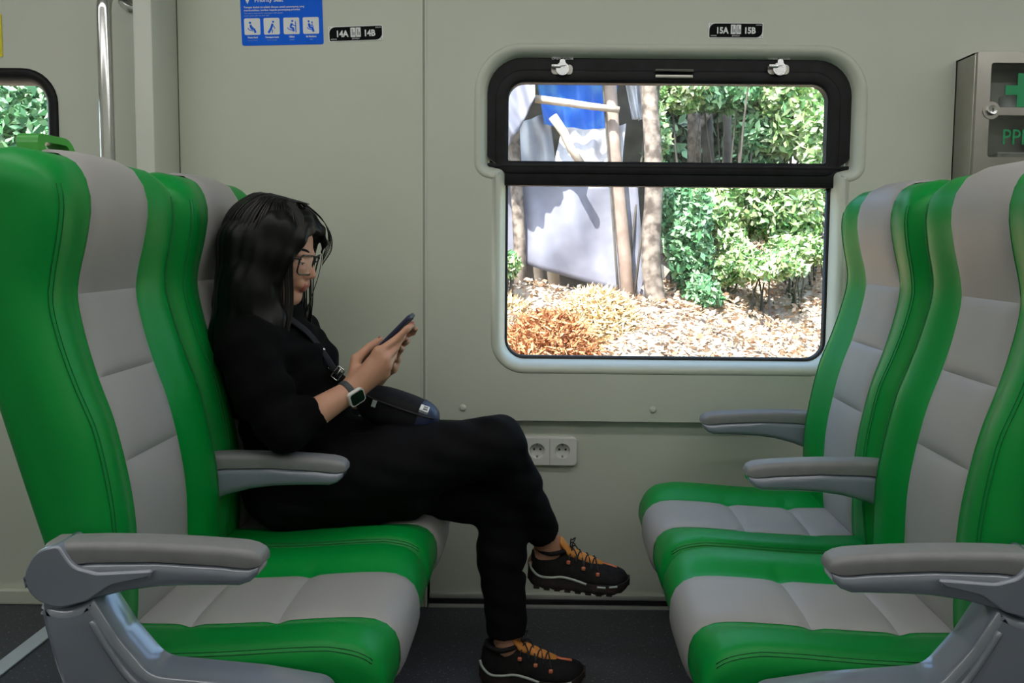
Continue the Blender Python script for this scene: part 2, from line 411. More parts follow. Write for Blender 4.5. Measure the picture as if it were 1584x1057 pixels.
# opening of the big window: wide hopper part on top, narrower fixed pane below
OPEN = rpoly([(-.131, .757, .062), (.843, .757, .062), (.843, 1.325, .018), (.888, 1.336, .012), (.888, 1.652, .105), (-.183, 1.652, .105), (-.183, 1.336, .012), (-.131, 1.325, .018)], 8)
HOLE = offset(OPEN, .036)
OPEN2 = rpoly([(-2.45, .715, .07), (-1.452, .715, .07), (-1.452, 1.588, .085), (-2.45, 1.588, .085)], 8)
HOLE2 = offset(OPEN2, .012)
wf = empty('wall_far', (0, YF, 0)); tag(wf, 'pale green-grey panelled wall with the windows', kind='structure')
OW = (0, YF, 0)
JX, RZ = -.366, .578
mesh_obj('wall_panel', *plate([(JX+.006, RZ), (XR, RZ), (XR, ZC), (JX+.006, ZC)], [HOLE], YF, YF+.014), 'wall_paint', wf, smooth=False, origin=OW)
mesh_obj('window_surround', *rim(OPEN, [(.037, YF+.012), (.036, YF), (.032, YF-.0025), (.027, YF-.004), (.021, YF-.0035), (.015, YF+.0005), (.009, YF+.008), (.004, YF+.018), (.0, YF+.032), (-.004, YF+.06)]), 'wall_paint', wf, origin=OW)
mesh_obj('wall_panel', *box(-1.083, JX-.006, YF, YF+.014, -.0, ZC), 'wall_paint_warm', wf, smooth=False, origin=OW)
mesh_obj('wall_panel', *plate(rpoly([(JX+.012, .022, .012), (XR, .022, 0), (XR, RZ+.02, 0), (JX+.012, RZ+.02, 0)], 5), [], YF+.030, YF+.045), 'wall_paint', wf, smooth=False, origin=OW)
mesh_obj('wall_panel', *plate([(XL, 0), (-1.13, 0), (-1.13, ZC), (XL, ZC)], [HOLE2], YF, YF+.014), 'wall_paint', wf, smooth=False, origin=OW)
mesh_obj('outer_skin', *plate([(XL-.05, -.06), (XR+.05, -.06), (XR+.05, ZC+.05), (XL-.05, ZC+.05)], [OPEN, OPEN2], YF+.06, YF+.085), 'frame_black', wf, smooth=False, origin=OW)
mesh_obj('pillar', *box(-1.136, -1.083, 2.2, YF+.012, 0, ZC, .006), 'pillar_paint', wf, smooth=True, sharp=40, origin=OW)
# joint strip between the two panels, rail shadow gap
tag(mesh_obj('trim_1', *box(JX-.0075, JX-.0035, YF-.003, YF+.01, 0, ZC), 'pillar_paint', smooth=False), 'thin left bead along the wall panel joint', kind='structure')
tag(mesh_obj('trim_7', *box(JX+.003, JX+.0075, YF-.003, YF+.01, 0, ZC), 'pillar_paint', smooth=False), 'thin right bead along the wall panel joint', kind='structure')
tag(mesh_obj('trim_2', *box(JX-.0036, JX+.0031, YF-.0012, YF+.012, 0, ZC), 'joint_groove', smooth=False), 'dark groove inside the wall panel joint', kind='structure')
tag(mesh_obj('trim_3', *box(JX+.012, XR, YF+.012, YF+.0302, RZ-.004, RZ+.0005), 'joint_line', smooth=False), 'dark gap under the edge of the upper wall panel', kind='structure')
tag(mesh_obj('trim_4', *box(-1.0875, -1.0815, YF-.004, YF+.002, 0, ZC), 'joint_line', smooth=False), 'dark seam where the pillar meets the wall', kind='structure')
tag(mesh_obj('baseboard_far', *box(JX+.012, XR, YF+.018, YF+.045, .018, .034, .002), 'alu_trim', smooth=False), 'thin metal strip along the foot of the wall', kind='structure')
tag(mesh_obj('trim_8', *box(JX+.012, XR, YF-.004, YF+.045, .0, .005), 'alu_trim', smooth=False), 'flat metal edge on the floor at the wall', kind='structure')
tag(mesh_obj('trim_5', *box(JX+.012, XR, YF+.012, YF+.044, .005, .018), 'frame_black', smooth=False), 'black gap above the floor strip', kind='structure')
tag(mesh_obj('baseboard_left', *box(XL, -1.14, YF-.02, YF, .0, .045, .004), 'wall_paint', smooth=False), 'low pale skirting left of the pillar', kind='structure')
tag(mesh_obj('baseboard_middle', *box(-1.08, JX-.01, YF-.012, YF, .0, .045, .004), 'wall_paint', smooth=False), 'low pale skirting between pillar and joint', kind='structure')
tag(mesh_obj('trim_6', *box(-1.425, -1.375, YN, YF-.02, 0, .006, .002), 'bright_strip', smooth=False), 'bright metal strip across the floor behind the left seats', kind='structure')
for p in ((716, 631), (1010, 634), (1238, 640)):
    q = at(*p, YF)
    rings = [[(q[0]+r*cos(2*pi*k/16), YF-h, q[2]+r*sin(2*pi*k/16)) for k in range(16)] for r, h in ((.0105, -.002), (.0105, .001), (.009, .0035), (.005, .005))]
    mesh_obj('screw_cap', *loft(rings), 'wall_paint', wf, origin=OW)

# ------------------------------------------------------------------ windows
w1 = empty('window_1', (.35, YF+.04, .757)); tag(w1, 'large black-framed window with hopper top and fixed pane below', kind='structure')
O1 = (.35, YF+.04, .757)
UP_P = rpoly([(-.122, 1.352, .006), (.819, 1.352, .006), (.819, 1.581, .048), (-.122, 1.581, .048)], 8)
mesh_obj('hopper_frame', *plate(rrect(-.20, .905, 1.335, 1.67, .08), [UP_P], YF+.030, YF+.062), 'frame_black', w1, smooth=False, origin=O1)
mesh_obj('sash', *rim(offset(UP_P, .021), [(.016, YF+.031), (.0155, YF+.0275), (.013, YF+.0265), (-.012, YF+.0265), (-.018, YF+.029), (-.020, YF+.05)]), 'frame_black', w1, origin=O1)
g = G().add(box(-.195, .90, YF+.030, YF+.062, 1.280, 1.345, .003)).add(box(-.182, .887, YF+.026, YF+.034, 1.333, 1.343, .002))
g.build('transom', 'frame_black', w1, sharp=40, origin=O1)
LOW = rpoly([(-.127, .763, .055), (.838, .763, .055), (.838, 1.285, .003), (-.127, 1.285, .003)], 8)
mesh_obj('gasket', *rim(LOW, [(.012, YF+.05), (.004, YF+.045), (-.003, YF+.046), (-.005, YF+.052), (-.005, YF+.066)]), 'rubber', w1, origin=O1)
mesh_obj('pane', *box(-.125, .822, YF+.048, YF+.052, 1.349, 1.584), 'window_glass', w1, smooth=False, origin=O1)
mesh_obj('pane', *plate(LOW, [], YF+.054, YF+.059), 'window_glass', w1, smooth=False, origin=O1)
for px in (870, 1205):
    q = at(px, 103, YF+.02); x, z = q[0], q[2]
    g = G().add(plate(rrect(x-.032, x+.030, z-.022, z+.006, .010), [], YF+.021, YF+.030))
    la = g.build('latch', 'satin_steel', w1, sharp=40, origin=O1)
    g = G().add(disc(x, z-.008, .019, YF+.010, YF+.024)).add(plate(rpoly([(x-.010, z, .004), (x+.010, z, .004), (x+.007, z+.018, .006), (x-.007, z+.018, .006)], 4), [], YF+.004, YF+.012))
    g.add(box(x-.033, x-.004, YF+.004, YF+.012, z-.006, z+.004, .003))
    lv = g.build('lever', 'silver', sharp=40, origin=O1); lv.parent = la
    text('latch_lettering', 'OPEN  CLOSE', x, z+.0235, YF+.0205, .0105, 'sign_white', la, origin=O1)
q0, q1 = at(1014, 109, YF+.02), at(1072, 110, YF+.02)
g = G().add(tube([q0+[0, .004, 0], q0+[0, -.004, 0], q1+[0, -.004, 0], q1+[0, .004, 0]], .004, 8))
g.add(box(q0[0], q1[0], YF+.018, YF+.024, q0[2]-.022, q0[2]-.012, .002))
g.build('pull_handle', 'satin_steel', w1, sharp=40, origin=O1)
w2 = empty('window_2', (-1.9, YF+.04, .70)); tag(w2, 'partly seen black-framed window behind the left headrest', kind='structure')
O2 = (-1.9, YF+.04, .70)
mesh_obj('frame', *rim(OPEN2, [(.016, YF+.002), (.015, YF-.006), (.006, YF-.009), (-.008, YF-.006), (-.020, YF+.006), (-.024, YF+.02), (-.024, YF+.06)]), 'frame_black', w2, origin=O2)
mesh_obj('pane', *plate(offset(OPEN2, -.03), [], YF+.05, YF+.055), 'window_glass', w2, smooth=False, origin=O2)
mesh_obj('transom', *box(-2.44, -1.44, YF+.02, YF+.06, 1.255, 1.30, .004), 'frame_black', w2, sharp=40, origin=O2) if False else None

# ------------------------------------------------------------------ ceiling lamps
for (y, lab) in ((.30, 'long white ceiling lamp strip above the aisle'), (1.30, 'long white ceiling lamp strip above the window seats')):
    L = empty('ceiling_lamp', (0, y, ZC)); tag(L, lab, 'lamp', 'ceiling lamp strips')
    mesh_obj('housing', *plate(rrect(-2.9, 2.9, ZC-.03, ZC, .008, 3), [], y-.085, y+.085), 'alu_trim', L, smooth=False, origin=(0, y, ZC))
    mesh_obj('diffuser', *box(-2.85, 2.85, y-.07, y+.07, ZC-.045, ZC-.029, .006), 'lamp_glow', L, sharp=40, origin=(0, y, ZC))

# ------------------------------------------------------------------ grab pole
gp = empty('grab_pole', (-1.212, 2.2, .6)); tag(gp, 'polished steel grab pole bent into the wall behind the left seats', 'pole')
arc = [(-1.212, 2.2, .62), (-1.212, 2.2, 1.0), (-1.212, 2.2, 1.73)]+[(-1.212, 2.2+.07*(1-cos(a)), 1.73+.07*sin(a)) for a in np.linspace(.2, pi/2, 7)]+[(-1.212, 2.345, 1.80)]
low = [(-1.212, 2.345, .55), (-1.212, 2.27, .55)]+[(-1.212, 2.2+.07*(1-cos(a)), .62-.07*sin(a)) for a in np.linspace(pi/2, .2, 7)]
mesh_obj('tube', *tube(low+arc, .0185, 16), 'chrome', gp, origin=(-1.212, 2.2, .6))
for z in (.55, 1.80):
    rings = [[(-1.212+r*cos(2*pi*k/20), y, z+r*sin(2*pi*k/20)) for k in range(20)] for r, y in ((.036, 2.35), (.036, 2.342), (.028, 2.338), (.02, 2.337))]
    mesh_obj('flange', *loft(rings), 'chrome', gp, sharp=40, origin=(-1.212, 2.2, .6))

# ------------------------------------------------------------------ socket
YL = YF+.016
sk = empty('wall_socket', (.014, YL+.014, .446)); OS = (.014, YL+.014, .446); tag(sk, 'white double power socket on the wall below the window', 'socket')
a, b = at(808, 675, YL+.014), at(892, 719, YL+.014)
sx0, sx1, sz0, sz1 = a[0], b[0], b[2], a[2]
cz = (sz0+sz1)/2+.002; cxs = [at(831, 697, YL+.014)[0], at(870, 697, YL+.014)[0]]
circ = [[(c+.0235*cos(2*pi*k/28), cz+.0235*sin(2*pi*k/28)) for k in range(28)] for c in cxs]
g = G().add(plate(rrect(sx0+.002, sx1-.002, sz0+.002, sz1-.002, .012), circ, YL-.002, YL+.006)).add(rim(rrect(sx0+.002, sx1-.002, sz0+.002, sz1-.002, .012), [(0, YL-.002), (.0015, YL), (.002, YL+.004), (.002, YL+.014)]))
g.build('cover', 'socket_white', sk, sharp=40, origin=OS)
mesh_obj('seam', *box((cxs[0]+cxs[1])/2-.0006, (cxs[0]+cxs[1])/2+.0006, YL-.0026, YL-.001, sz0+.004, sz1-.004), 'pad_grey', sk, smooth=False, origin=OS)
for c in cxs:
    rings = [[(c+r*cos(2*pi*k/28), y, cz+r*sin(2*pi*k/28)) for k in range(28)] for r, y in ((.0235, YL-.001), (.022, YL+.003), (.021, YL+.0125), (.001, YL+.0125))]
    ou = mesh_obj('outlet', *loft(rings, caps=False), 'socket_white', sk, sharp=40, origin=OS)
    g = G().add(disc(c-.0095, cz+.002, .0032, YL+.0105, YL+.0125, 12)).add(disc(c+.0095, cz+.002, .0032, YL+.0105, YL+.0125, 12))
    h = g.build('pin_hole', 'socket_hole', smooth=False, origin=OS); h['kind'] = 'stuff'; h.parent = ou
    g = G().add(box(c-.003, c+.003, YL+.002, YL+.0125, cz-.021, cz-.015, .001)).add(box(c-.003, c+.003, YL+.002, YL+.0125, cz+.015, cz+.021, .001))
    h = g.build('earth_clip', 'satin_steel', smooth=False, origin=OS); h['kind'] = 'stuff'; h.parent = ou

# ------------------------------------------------------------------ signs
bs = empty('priority_sign', (-.776, YF, 1.675)); OB = (-.776, YF, 1.675)
tag(bs, 'blue priority seat sign with four white pictogram squares', 'sign')
TL = radians(1.6); MB_ = Matrix.Translation((-.776, 0, 1.677)) @ Matrix.Rotation(-TL, 4, 'Y') @ Matrix.Translation((.776, 0, -1.677))
SC = .239/127.   # metres per pixel on the sign
def sp(px, py): return (-.896+(px-374)*SC, 1.677+(68.5-py)*SC)
def s_plate(vf, name, mt, par=bs): return mesh_obj(name, *xf(vf, MB_), mt, par, smooth=False, origin=OB)
def s_text(s, px, py, size, al='LEFT', mt='sign_white', bold=0., par=bs, sx=1.):
    x, z = sp(px, py); v = MB_ @ Vector((x, 0, z))
    return text('lettering', s, v.x, v.z, YF-.0021, size, mt, par, al, TL, bold, OB, sx=sx)
x0, z0 = sp(375, 69); x1, z1 = sp(501, -60)
s_plate(plate(rrect(x0, x1, z0, z1, .006, 4), [], YF-.0015, YF), 'board', 'sign_blue')
s_text('Priority Seat', 397, 1, .0165, bold=.0003)
for i, (s, py, sz) in enumerate((('Tempat duduk ini adalah khusus untuk penumpang yang', 11.5, .0078), ('membutuhkan, berikan kepada penumpang prioritas', 16, .0078), ('This seat is reserved for passengers with special', 20.5, .0058), ('needs, please give up your seat', 24, .0058))):
    s_text(s, 380, py, sz, mt='sign_white' if i < 2 else 'sign_pale_blue', bold=.0001)
x, z = sp(386, 0)
s_plate(plate([(x-.006, z), (x+.006, z), (x, z-.012)], [], YF-.0022, YF-.0012), 'arrow', 'sign_white')
caps = (('Wanita Hamil', 'Pregnant Woman'), ('Penumpang Lansia', 'Elderly Passenger'), ('Difabel', 'Disabled'), ('Ibu Membawa', 'Balita'))
figs = [
 [[(.40, .62), (.43, .45), (.47, .38), (.62, .34), (.70, .12)], [(.44, .52), (.58, .44)], [(.22, .42), (.32, .30), (.56, .24)]],
 [[(.56, .66), (.50, .48), (.46, .38), (.38, .24), (.28, .10)], [(.47, .38), (.54, .24), (.52, .10)], [(.54, .60), (.66, .46), (.70, .36)]],
 [[(.54, .66), (.46, .50), (.44, .42), (.60, .36), (.64, .16)], [(.52, .60), (.66, .52), (.76, .50)], [(.24, .40), (.36, .28), (.56, .24)], [(.76, .78), (.78, .10)]],
 [[(.38, .64), (.40, .48), (.44, .40), (.60, .36), (.66, .12)], [(.42, .56), (.56, .48)], [(.58, .62), (.58, .48), (.68, .44)], [(.26, .40), (.36, .30), (.58, .24)]]]
heads = [(.37, .74, .07), (.60, .78, .065), (.56, .80, .065), (.37, .76, .065)]
for i, cx in enumerate((392, 422, 452.5, 482.5)):
    a = sp(cx-12.3, 53); b = sp(cx+12.3, 28); w = b[0]-a[0]
    ic = s_plate(plate(rrect(a[0], b[0], a[1], b[1], .004, 4), [], YF-.0022, YF-.0012), 'pictogram', 'sign_white')
    g = G()
    for k, st in enumerate(figs[i]):
        g.add(ribbon([(a[0]+p[0]*w, a[1]+p[1]*w) for p in st], w*(.13 if k == 0 else .05), YF-.0028, YF-.0019))
    hx, hz, hr = heads[i]; g.add(disc(a[0]+hx*w, a[1]+hz*w, hr*w, YF-.0028, YF-.0019, 14))
    if i == 3: g.add(disc(a[0]+.58*w, a[1]+.70*w, .05*w, YF-.0028, YF-.0019, 12))
    fg = s_plate((g.v, g.f), 'figure', 'sign_blue', None); fg.parent = ic
    s_text(caps[i][0], cx, 57, .0066, 'CENTER', sx=.8, bold=.0002); s_text(caps[i][1], cx, 61.3, .0048, 'CENTER', 'sign_pale_blue', sx=.85)

def seat_sign(px, py, a, b, tilt, lab):
    c = at(px, py, YF); x, z = c[0], c[2]; O = (x, YF, z)
    r = empty('seat_number_plate', O); tag(r, lab, 'sign', 'seat number plates')
    M = Matrix.Translation((x, 0, z)) @ Matrix.Rotation(-tilt, 4, 'Y') @ Matrix.Translation((-x, 0, -z))
    def pl(vf, n, mt): return mesh_obj(n, *xf(vf, M), mt, r, smooth=False, origin=O)
    pl(plate(rrect(x-.079, x+.079, z-.0215, z+.0215, .003, 3), [], YF-.002, YF), 'plate', 'sign_white')
    pl(plate(rpoly([(x-.0765, z-.0195, .003), (x+.0765, z-.0195, .018), (x+.0765, z+.0195, .003), (x-.0765, z+.0195, .018)], 6), [], YF-.0028, YF-.0018), 'field', 'sign_black')
    def tx(s, dx, dz, size, bold=.0006, mt='sign_white', al='CENTER', sx=1.):
        v = M @ Vector((x+dx, 0, z+dz)); text('lettering', s, v.x, v.z, YF-.0031, size, mt, r, al, tilt, bold, O, sx=sx)
    tx(a, -.0400, -.001, .0245, .0009, sx=.88); tx(b, .0400, -.001, .0245, .0009, sx=.88)
    tx('JENDELA', 0, -.0150, .0062, 0, sx=.9)
    tx('LORONG', -.064, -.0150, .0050, 0, sx=.8); tx('LORONG', .066, .0150, .0050, 0, sx=.8)
    g = G()
    for dx in (-.0078, .0078):
        g.add(plate(rrect(x+dx-.0070, x+dx+.0070, z-.0105, z+.0165, .001, 2), [rrect(x+dx-.0025, x+dx-.0005, z-.006, z+.013, .0008, 2), rrect(x+dx+.0022, x+dx+.0042, z-.006, z+.004, .0008, 2)], YF-.0035, YF-.0026))
    pl((g.v, g.f), 'window_symbol', 'sign_white')['kind'] = 'stuff'
    g = G().add(disc(x-.074, z+.0170, .0017, YF-.0045, YF-.0015, 10)).add(disc(x+.074, z-.0170, .0017, YF-.0045, YF-.0015, 10))
    pl((g.v, g.f), 'rivet', 'satin_steel')['kind'] = 'stuff'
seat_sign(550.5, 52, '14A', '14B', radians(2.4), 'black and white plate reading 14A 14B beside the blue sign')
seat_sign(1138, 47.5, '15A', '15B', radians(.2), 'black and white plate reading 15A 15B above the window')
ys = mesh_obj('warning_sticker', *box(-1.70, at(4, 60, YF)[0], YF-.003, YF, 1.635, 1.757, .001), ['sign_yellow', 'sign_black'], smooth=False)
tag(ys, 'yellow sticker at the left edge above the small window', 'sign')

# ------------------------------------------------------------------ first aid cabinet
ca = empty('first_aid_cabinet', (1.36, YF, 1.29)); OC = (1.36, YF, 1.29); tag(ca, 'stainless steel first aid cabinet with green cross on its glass door', 'cabinet')
cy = 2.235
cx0, cx1 = at(1508, 170, cy)[0], 1.497
cz0, cz1 = 1.29, at(1508, 79, cy)[2]
g = G()
for q in (box(cx0, cx0+.008, cy+.012, YF, cz0, cz1, .002), box(cx1-.008, cx1, cy+.012, YF, cz0, cz1, .002), box(cx0, cx1, cy+.012, YF, cz1-.008, cz1, .002), box(cx0, cx1, cy+.012, YF, cz0, cz0+.008, .002), box(cx0, cx1, YF-.008, YF, cz0, cz1)): g.add(q)
g.build('body', 'satin_steel', ca, sharp=40, origin=OC)
a = at(1534, 97, cy); b = at(1534, 166, cy); c = at(1534, 178, cy); d = at(1534, 243, cy)
px0, px1 = a[0], 2*at(1583, 145, cy)[0]-a[0]
holes = [rrect(px0, px1, b[2], a[2], .008, 4), rrect(px0, px1, d[2], c[2], .008, 4)]
kx, kz = at(1533, 171, cy)[0], at(1533, 171, cy)[2]
dr = mesh_obj('door', *plate(rrect(cx0+.002, cx1-.002, cz0+.002, cz1-.002, .004, 3), holes, cy, cy+.012), 'satin_steel', ca, sharp=40, origin=OC)
mesh_obj('lock_plate', *disc(kx, kz, .024, cy-.002, cy+.002, 28), 'satin_steel', ca, sharp=40, origin=OC).parent = dr
rings = [[(kx+r*cos(2*pi*k/24), y, kz+r*sin(2*pi*k/24)) for k in range(24)] for r, y in ((.0135, cy), (.0135, cy-.008), (.011, cy-.012), (.0085, cy-.011), (.001, cy-.011))]
lk = mesh_obj('lock', *loft(rings), 'chrome', None, sharp=40, origin=OC); lk.parent = dr
k2 = mesh_obj('keyhole', *box(kx-.0012, kx+.0012, cy-.0122, cy-.010, kz-.005, kz+.005), 'socket_hole', None, smooth=False, origin=OC); k2.parent = dr
for h in holes:
    xs = [p[0] for p in h]; zs = [p[1] for p in h]
    gl = mesh_obj('pane', *box(min(xs)-.003, max(xs)+.003, cy+.007, cy+.010, min(zs)-.003, max(zs)+.003), 'tinted_glass', None, smooth=False, origin=OC); gl.parent = dr
ccx, ccz = at(1583, 139, cy)[0], at(1583, 139, cy)[2]; u = .0128; L_ = .046
cr = [(-u, -L_), (u, -L_), (u, -u), (L_, -u), (L_, u), (u, u), (u, L_), (-u, L_), (-u, u), (-L_, u), (-L_, -u), (-u, -u)]
mesh_obj('cross', *plate([(ccx+p, ccz+q) for p, q in cr], [], cy+.0055, cy+.007), 'decal_green', None, smooth=False, origin=OC).parent = dr
e = at(1583, 213, cy); text('lettering', 'PPPK', e[0], e[2], cy+.006, .060, 'decal_green', dr, bold=.0002, sx=.86, origin=OC)
tag(mesh_obj('shelf', *box(cx0+.008, cx1-.008, cy+.02, YF-.008, kz-.006, kz+.002), 'satin_steel', ca, smooth=False, origin=OC))
mc = empty('medicine_carton', (1.33, 2.3, 1.298)); tag(mc, 'small pale carton standing in the bottom of the first aid cabinet', 'carton')
mesh_obj('box_body', *box(1.265, 1.355, 2.275, 2.33, 1.299, 1.375, .002), 'carton', mc, sharp=40, origin=(1.33, 2.3, 1.298))
mesh_obj('flap', *box(1.267, 1.353, 2.277, 2.328, 1.375, 1.378, .001), 'sign_white', mc, smooth=False, origin=(1.33, 2.3, 1.298))
mr = empty('bandage_roll', (1.32, 2.29, kz+.002)); tag(mr, 'pale bandage roll on the shelf of the first aid cabinet', 'bandage')
rings = [[(1.30+r*cos(2*pi*k/24), 2.29+r*sin(2*pi*k/24), z) for k in range(24)] for r, z in ((.010, kz+.003), (.026, kz+.003), (.027, kz+.006), (.027, kz+.044), (.026, kz+.047), (.010, kz+.047), (.010, kz+.003))]
mesh_obj('roll', *loft(rings, caps=False), 'sign_white', mr, sharp=40, origin=(1.32, 2.29, kz+.002))

# ================================================================== DOUBLE SEATS
# seat profile: distance d from the middle of the bay (backrest leans away), height z
FRONT = smooth_path([(.745, .38), (.738, .45), (.737, .52), (.738, .60), (.748, .68), (.770, .78), (.797, .86), (.817, .93), (.830, 1.00), (.826, 1.05), (.812, 1.11), (.802, 1.175), (.808, 1.222), (.826, 1.255), (.853, 1.271), (.880, 1.2755)], 6)
REAR = smooth_path([(.762, .38), (.782, .45), (.808, .52), (.832, .60), (.856, .68), (.885, .78), (.908, .86), (.926, .93), (.944, 1.0), (.957, 1.06), (.967, 1.12), (.970, 1.18), (.962, 1.228), (.942, 1.258), (.915, 1.272), (.890, 1.2757)], 6)
FRONT = [np.array([p[0], p[1] if p[1] < 1 else 1+(p[1]-1)*.945]) for p in FRONT]; REAR = [np.array([p[0], p[1] if p[1] < 1 else 1+(p[1]-1)*.945]) for p in REAR]
ZT = 1+.2755*.945
fd, fz = np.array([p[0] for p in FRONT]), np.array([p[1] for p in FRONT])
rd, rz = np.array([p[0] for p in REAR]), np.array([p[1] for p in REAR])
HW = .236          # half width of a seat
def bolster(y, z):
    s = np.clip((abs(y)-.098)/.075, 0, 1); s = s*s*(3-2*s)
    amp = np.interp(z, [.38, .55, .8, .97, 1.1, 1.22, 1.27], [.012, .022, .026, .018, .012, .008, 0])
    return amp*s
def back_ring(z, sx):
    f, r = np.interp(z, fz, fd), np.interp(z, rz, rd)
    top = np.clip((z-(ZT-.070))/.070, 0, 1); w = HW-.066*(1-math.sqrt(max(0, 1-top**2)))
    dep = r-f; rf = min(.060, dep*.48); rr = min(.040, dep*.48); pts = []
    ys = np.linspace(-w+rf, w-rf, 25)
    for y in ys: pts.append((f-bolster(y, z), y))
    be = bolster(w-rf, z)
    for a in np.linspace(0, pi/2, 7)[1:]: pts.append((f-be+rf-rf*cos(a), w-rf+rf*sin(a)))
    for a in np.linspace(pi/2, 0, 7): pts.append((r-rr+rr*cos(a), w-rr+rr*sin(a)))
    for y in np.linspace(w-rr, -w+rr, 9)[1:-1]: pts.append((r, y))
    for a in np.linspace(0, pi/2, 7): pts.append((r-rr+rr*cos(a), -w+rr-rr*sin(a)))
    for a in np.linspace(pi/2, 0, 7)[:-1]: pts.append((f-be+rf-rf*cos(a), -w+rf-rf*sin(a)))
    return [(sx*d, y, z) for d, y in pts]
# the front profile continued over the crown, as a curve with normals
CUR = np.array([p for p in FRONT]+[p for p in REAR[::-1] if p[1] > 1.05])
def curve_pt(s, off):
    """s = arc length along CUR"""
    d = np.interp(s, CS, CUR[:, 0]); z = np.interp(s, CS, CUR[:, 1])
    e = .006; a = np.array([np.interp(s-e, CS, CUR[:, 0]), np.interp(s-e, CS, CUR[:, 1])]); b = np.array([np.interp(s+e, CS, CUR[:, 0]), np.interp(s+e, CS, CUR[:, 1])])
    t = (b-a)/np.linalg.norm(b-a)
    return d-t[1]*off, z+t[0]*off
CS = np.concatenate([[0], np.cumsum(np.linalg.norm(np.diff(CUR, axis=0), axis=1))])
def s_of_z(z): return np.interp(z, fz, CS[:len(fz)])
PW = .099          # half width of the grey centre stripe
def puff(a, b, h, sink):
    """pillow height over a, b in 0..1"""
    e = lambda t: 1-(abs(2*t-1))**8
    k = e(a)*e(b); return .0010+h*k
def uneven(n):
    t = np.linspace(-1, 1, n+1); return .5+.5*np.sign(t)*(1-(1-abs(t))**1.7)
def back_panel(s0, s1, sx, n=16, m_=12):
    v = []; f = []
    U = uneven(n); VV = uneven(m_)
    for i in range(n+1):
        for j in range(m_+1):
            y = -PW+2*PW*VV[j]; s = s0+(s1-s0)*U[i]
            d, z = curve_pt(s, puff(U[i], VV[j], .0078, .003)); v.append((sx*(d-bolster(y, z)), y, z))
    for i in range(n):
        for j in range(m_): f.append([i*(m_+1)+j, i*(m_+1)+j+1, (i+1)*(m_+1)+j+1, (i+1)*(m_+1)+j])
    return v, f
# cushion: top and bottom along d
CT = smooth_path([(.262, .365), (.264, .385), (.275, .408), (.300, .424), (.34, .4285), (.42, .425), (.52, .417), (.62, .412), (.70, .412), (.78, .413)], 5)
ctd, ctz = np.array([p[0] for p in CT]), np.array([p[1] for p in CT])
SEAMS = (.484, .642)
def c_top(d, y):
    z = np.interp(d, ctd, ctz); s = np.clip((abs(y)-.095)/.07, 0, 1); s = s*s*(3-2*s)
    amp = np.interp(d, [.26, .30, .36, .7, .8], [.0, .012, .020, .022, .018])
    dip = sum(math.exp(-((d-q)/.014)**2) for q in SEAMS)*math.exp(-((abs(y)-.107)/.03)**2)*.006
    return z+amp*s-dip
def c_bot(d): return np.interp(d, [.262, .268, .285, .31, .78], [.345, .325, .305, .295, .30])
def cushion_ring(d, sx):
    w = HW-.012*(1-np.clip((d-.262)/.05, 0, 1))**2; zb = c_bot(d); pts = []
    ze = c_top(d, w-.03); rf = min(.034, (ze-zb)*.45)
    for y in np.linspace(-w+rf, w-rf, 25): pts.append((y, c_top(d, y)))
    for a in np.linspace(0, pi/2, 7)[1:]: pts.append((w-rf+rf*sin(a), ze-rf+rf*cos(a)))
    rb = min(.02, (ze-zb)*.4)
    for a in np.linspace(pi/2, 0, 5): pts.append((w-rb+rb*sin(a), zb+rb-rb*cos(a)))
    for y in np.linspace(w-rb, -w+rb, 7)[1:-1]: pts.append((y, zb))
    for a in np.linspace(0, pi/2, 5): pts.append((-w+rb-rb*sin(a), zb+rb-rb*cos(a)))
    for a in np.linspace(pi/2, 0, 7)[:-1]: pts.append((-w+rf-rf*sin(a), ze-rf+rf*cos(a)))
    return [(sx*d, y, z) for y, z in pts]
NOSE = np.array([(.312, .293), (.285, .303), (.268, .325), (.262, .345)]+[tuple(p) for p in CT])
NS = np.concatenate([[0], np.cumsum(np.linalg.norm(np.diff(NOSE, axis=0), axis=1))])
def cush_panel(s0, s1, sx, n=14, m_=12):
    v = []; f = []; U = uneven(n); VV = uneven(m_)
    for i in range(n+1):
        s = s0+(s1-s0)*U[i]
        P = lambda q: np.array([np.interp(q, NS, NOSE[:, 0]), np.interp(q, NS, NOSE[:, 1])])
        c = P(s); t = P(s+.005)-P(s-.005); t /= np.linalg.norm(t)
        for j in range(m_+1):
            y = -PW+2*PW*VV[j]; o = puff(U[i], VV[j], .0078, .003)
            ex = (c_top(c[0], y)-np.interp(c[0], ctd, ctz)) if s > NS[6] else 0
            v.append((sx*(c[0]-t[1]*o), y, c[1]+t[0]*o+ex))
    for i in range(n):
        for j in range(m_): f.append([i*(m_+1)+j, i*(m_+1)+j+1, (i+1)*(m_+1)+j+1, (i+1)*(m_+1)+j])
    return v, f
def s_of_d(d): return NS[4]+np.interp(d, ctd[5:], NS[4+5:]-NS[4])
def shift(vf, y0): return ([(p[0], p[1]+y0, p[2]) for p in vf[0]], vf[1])

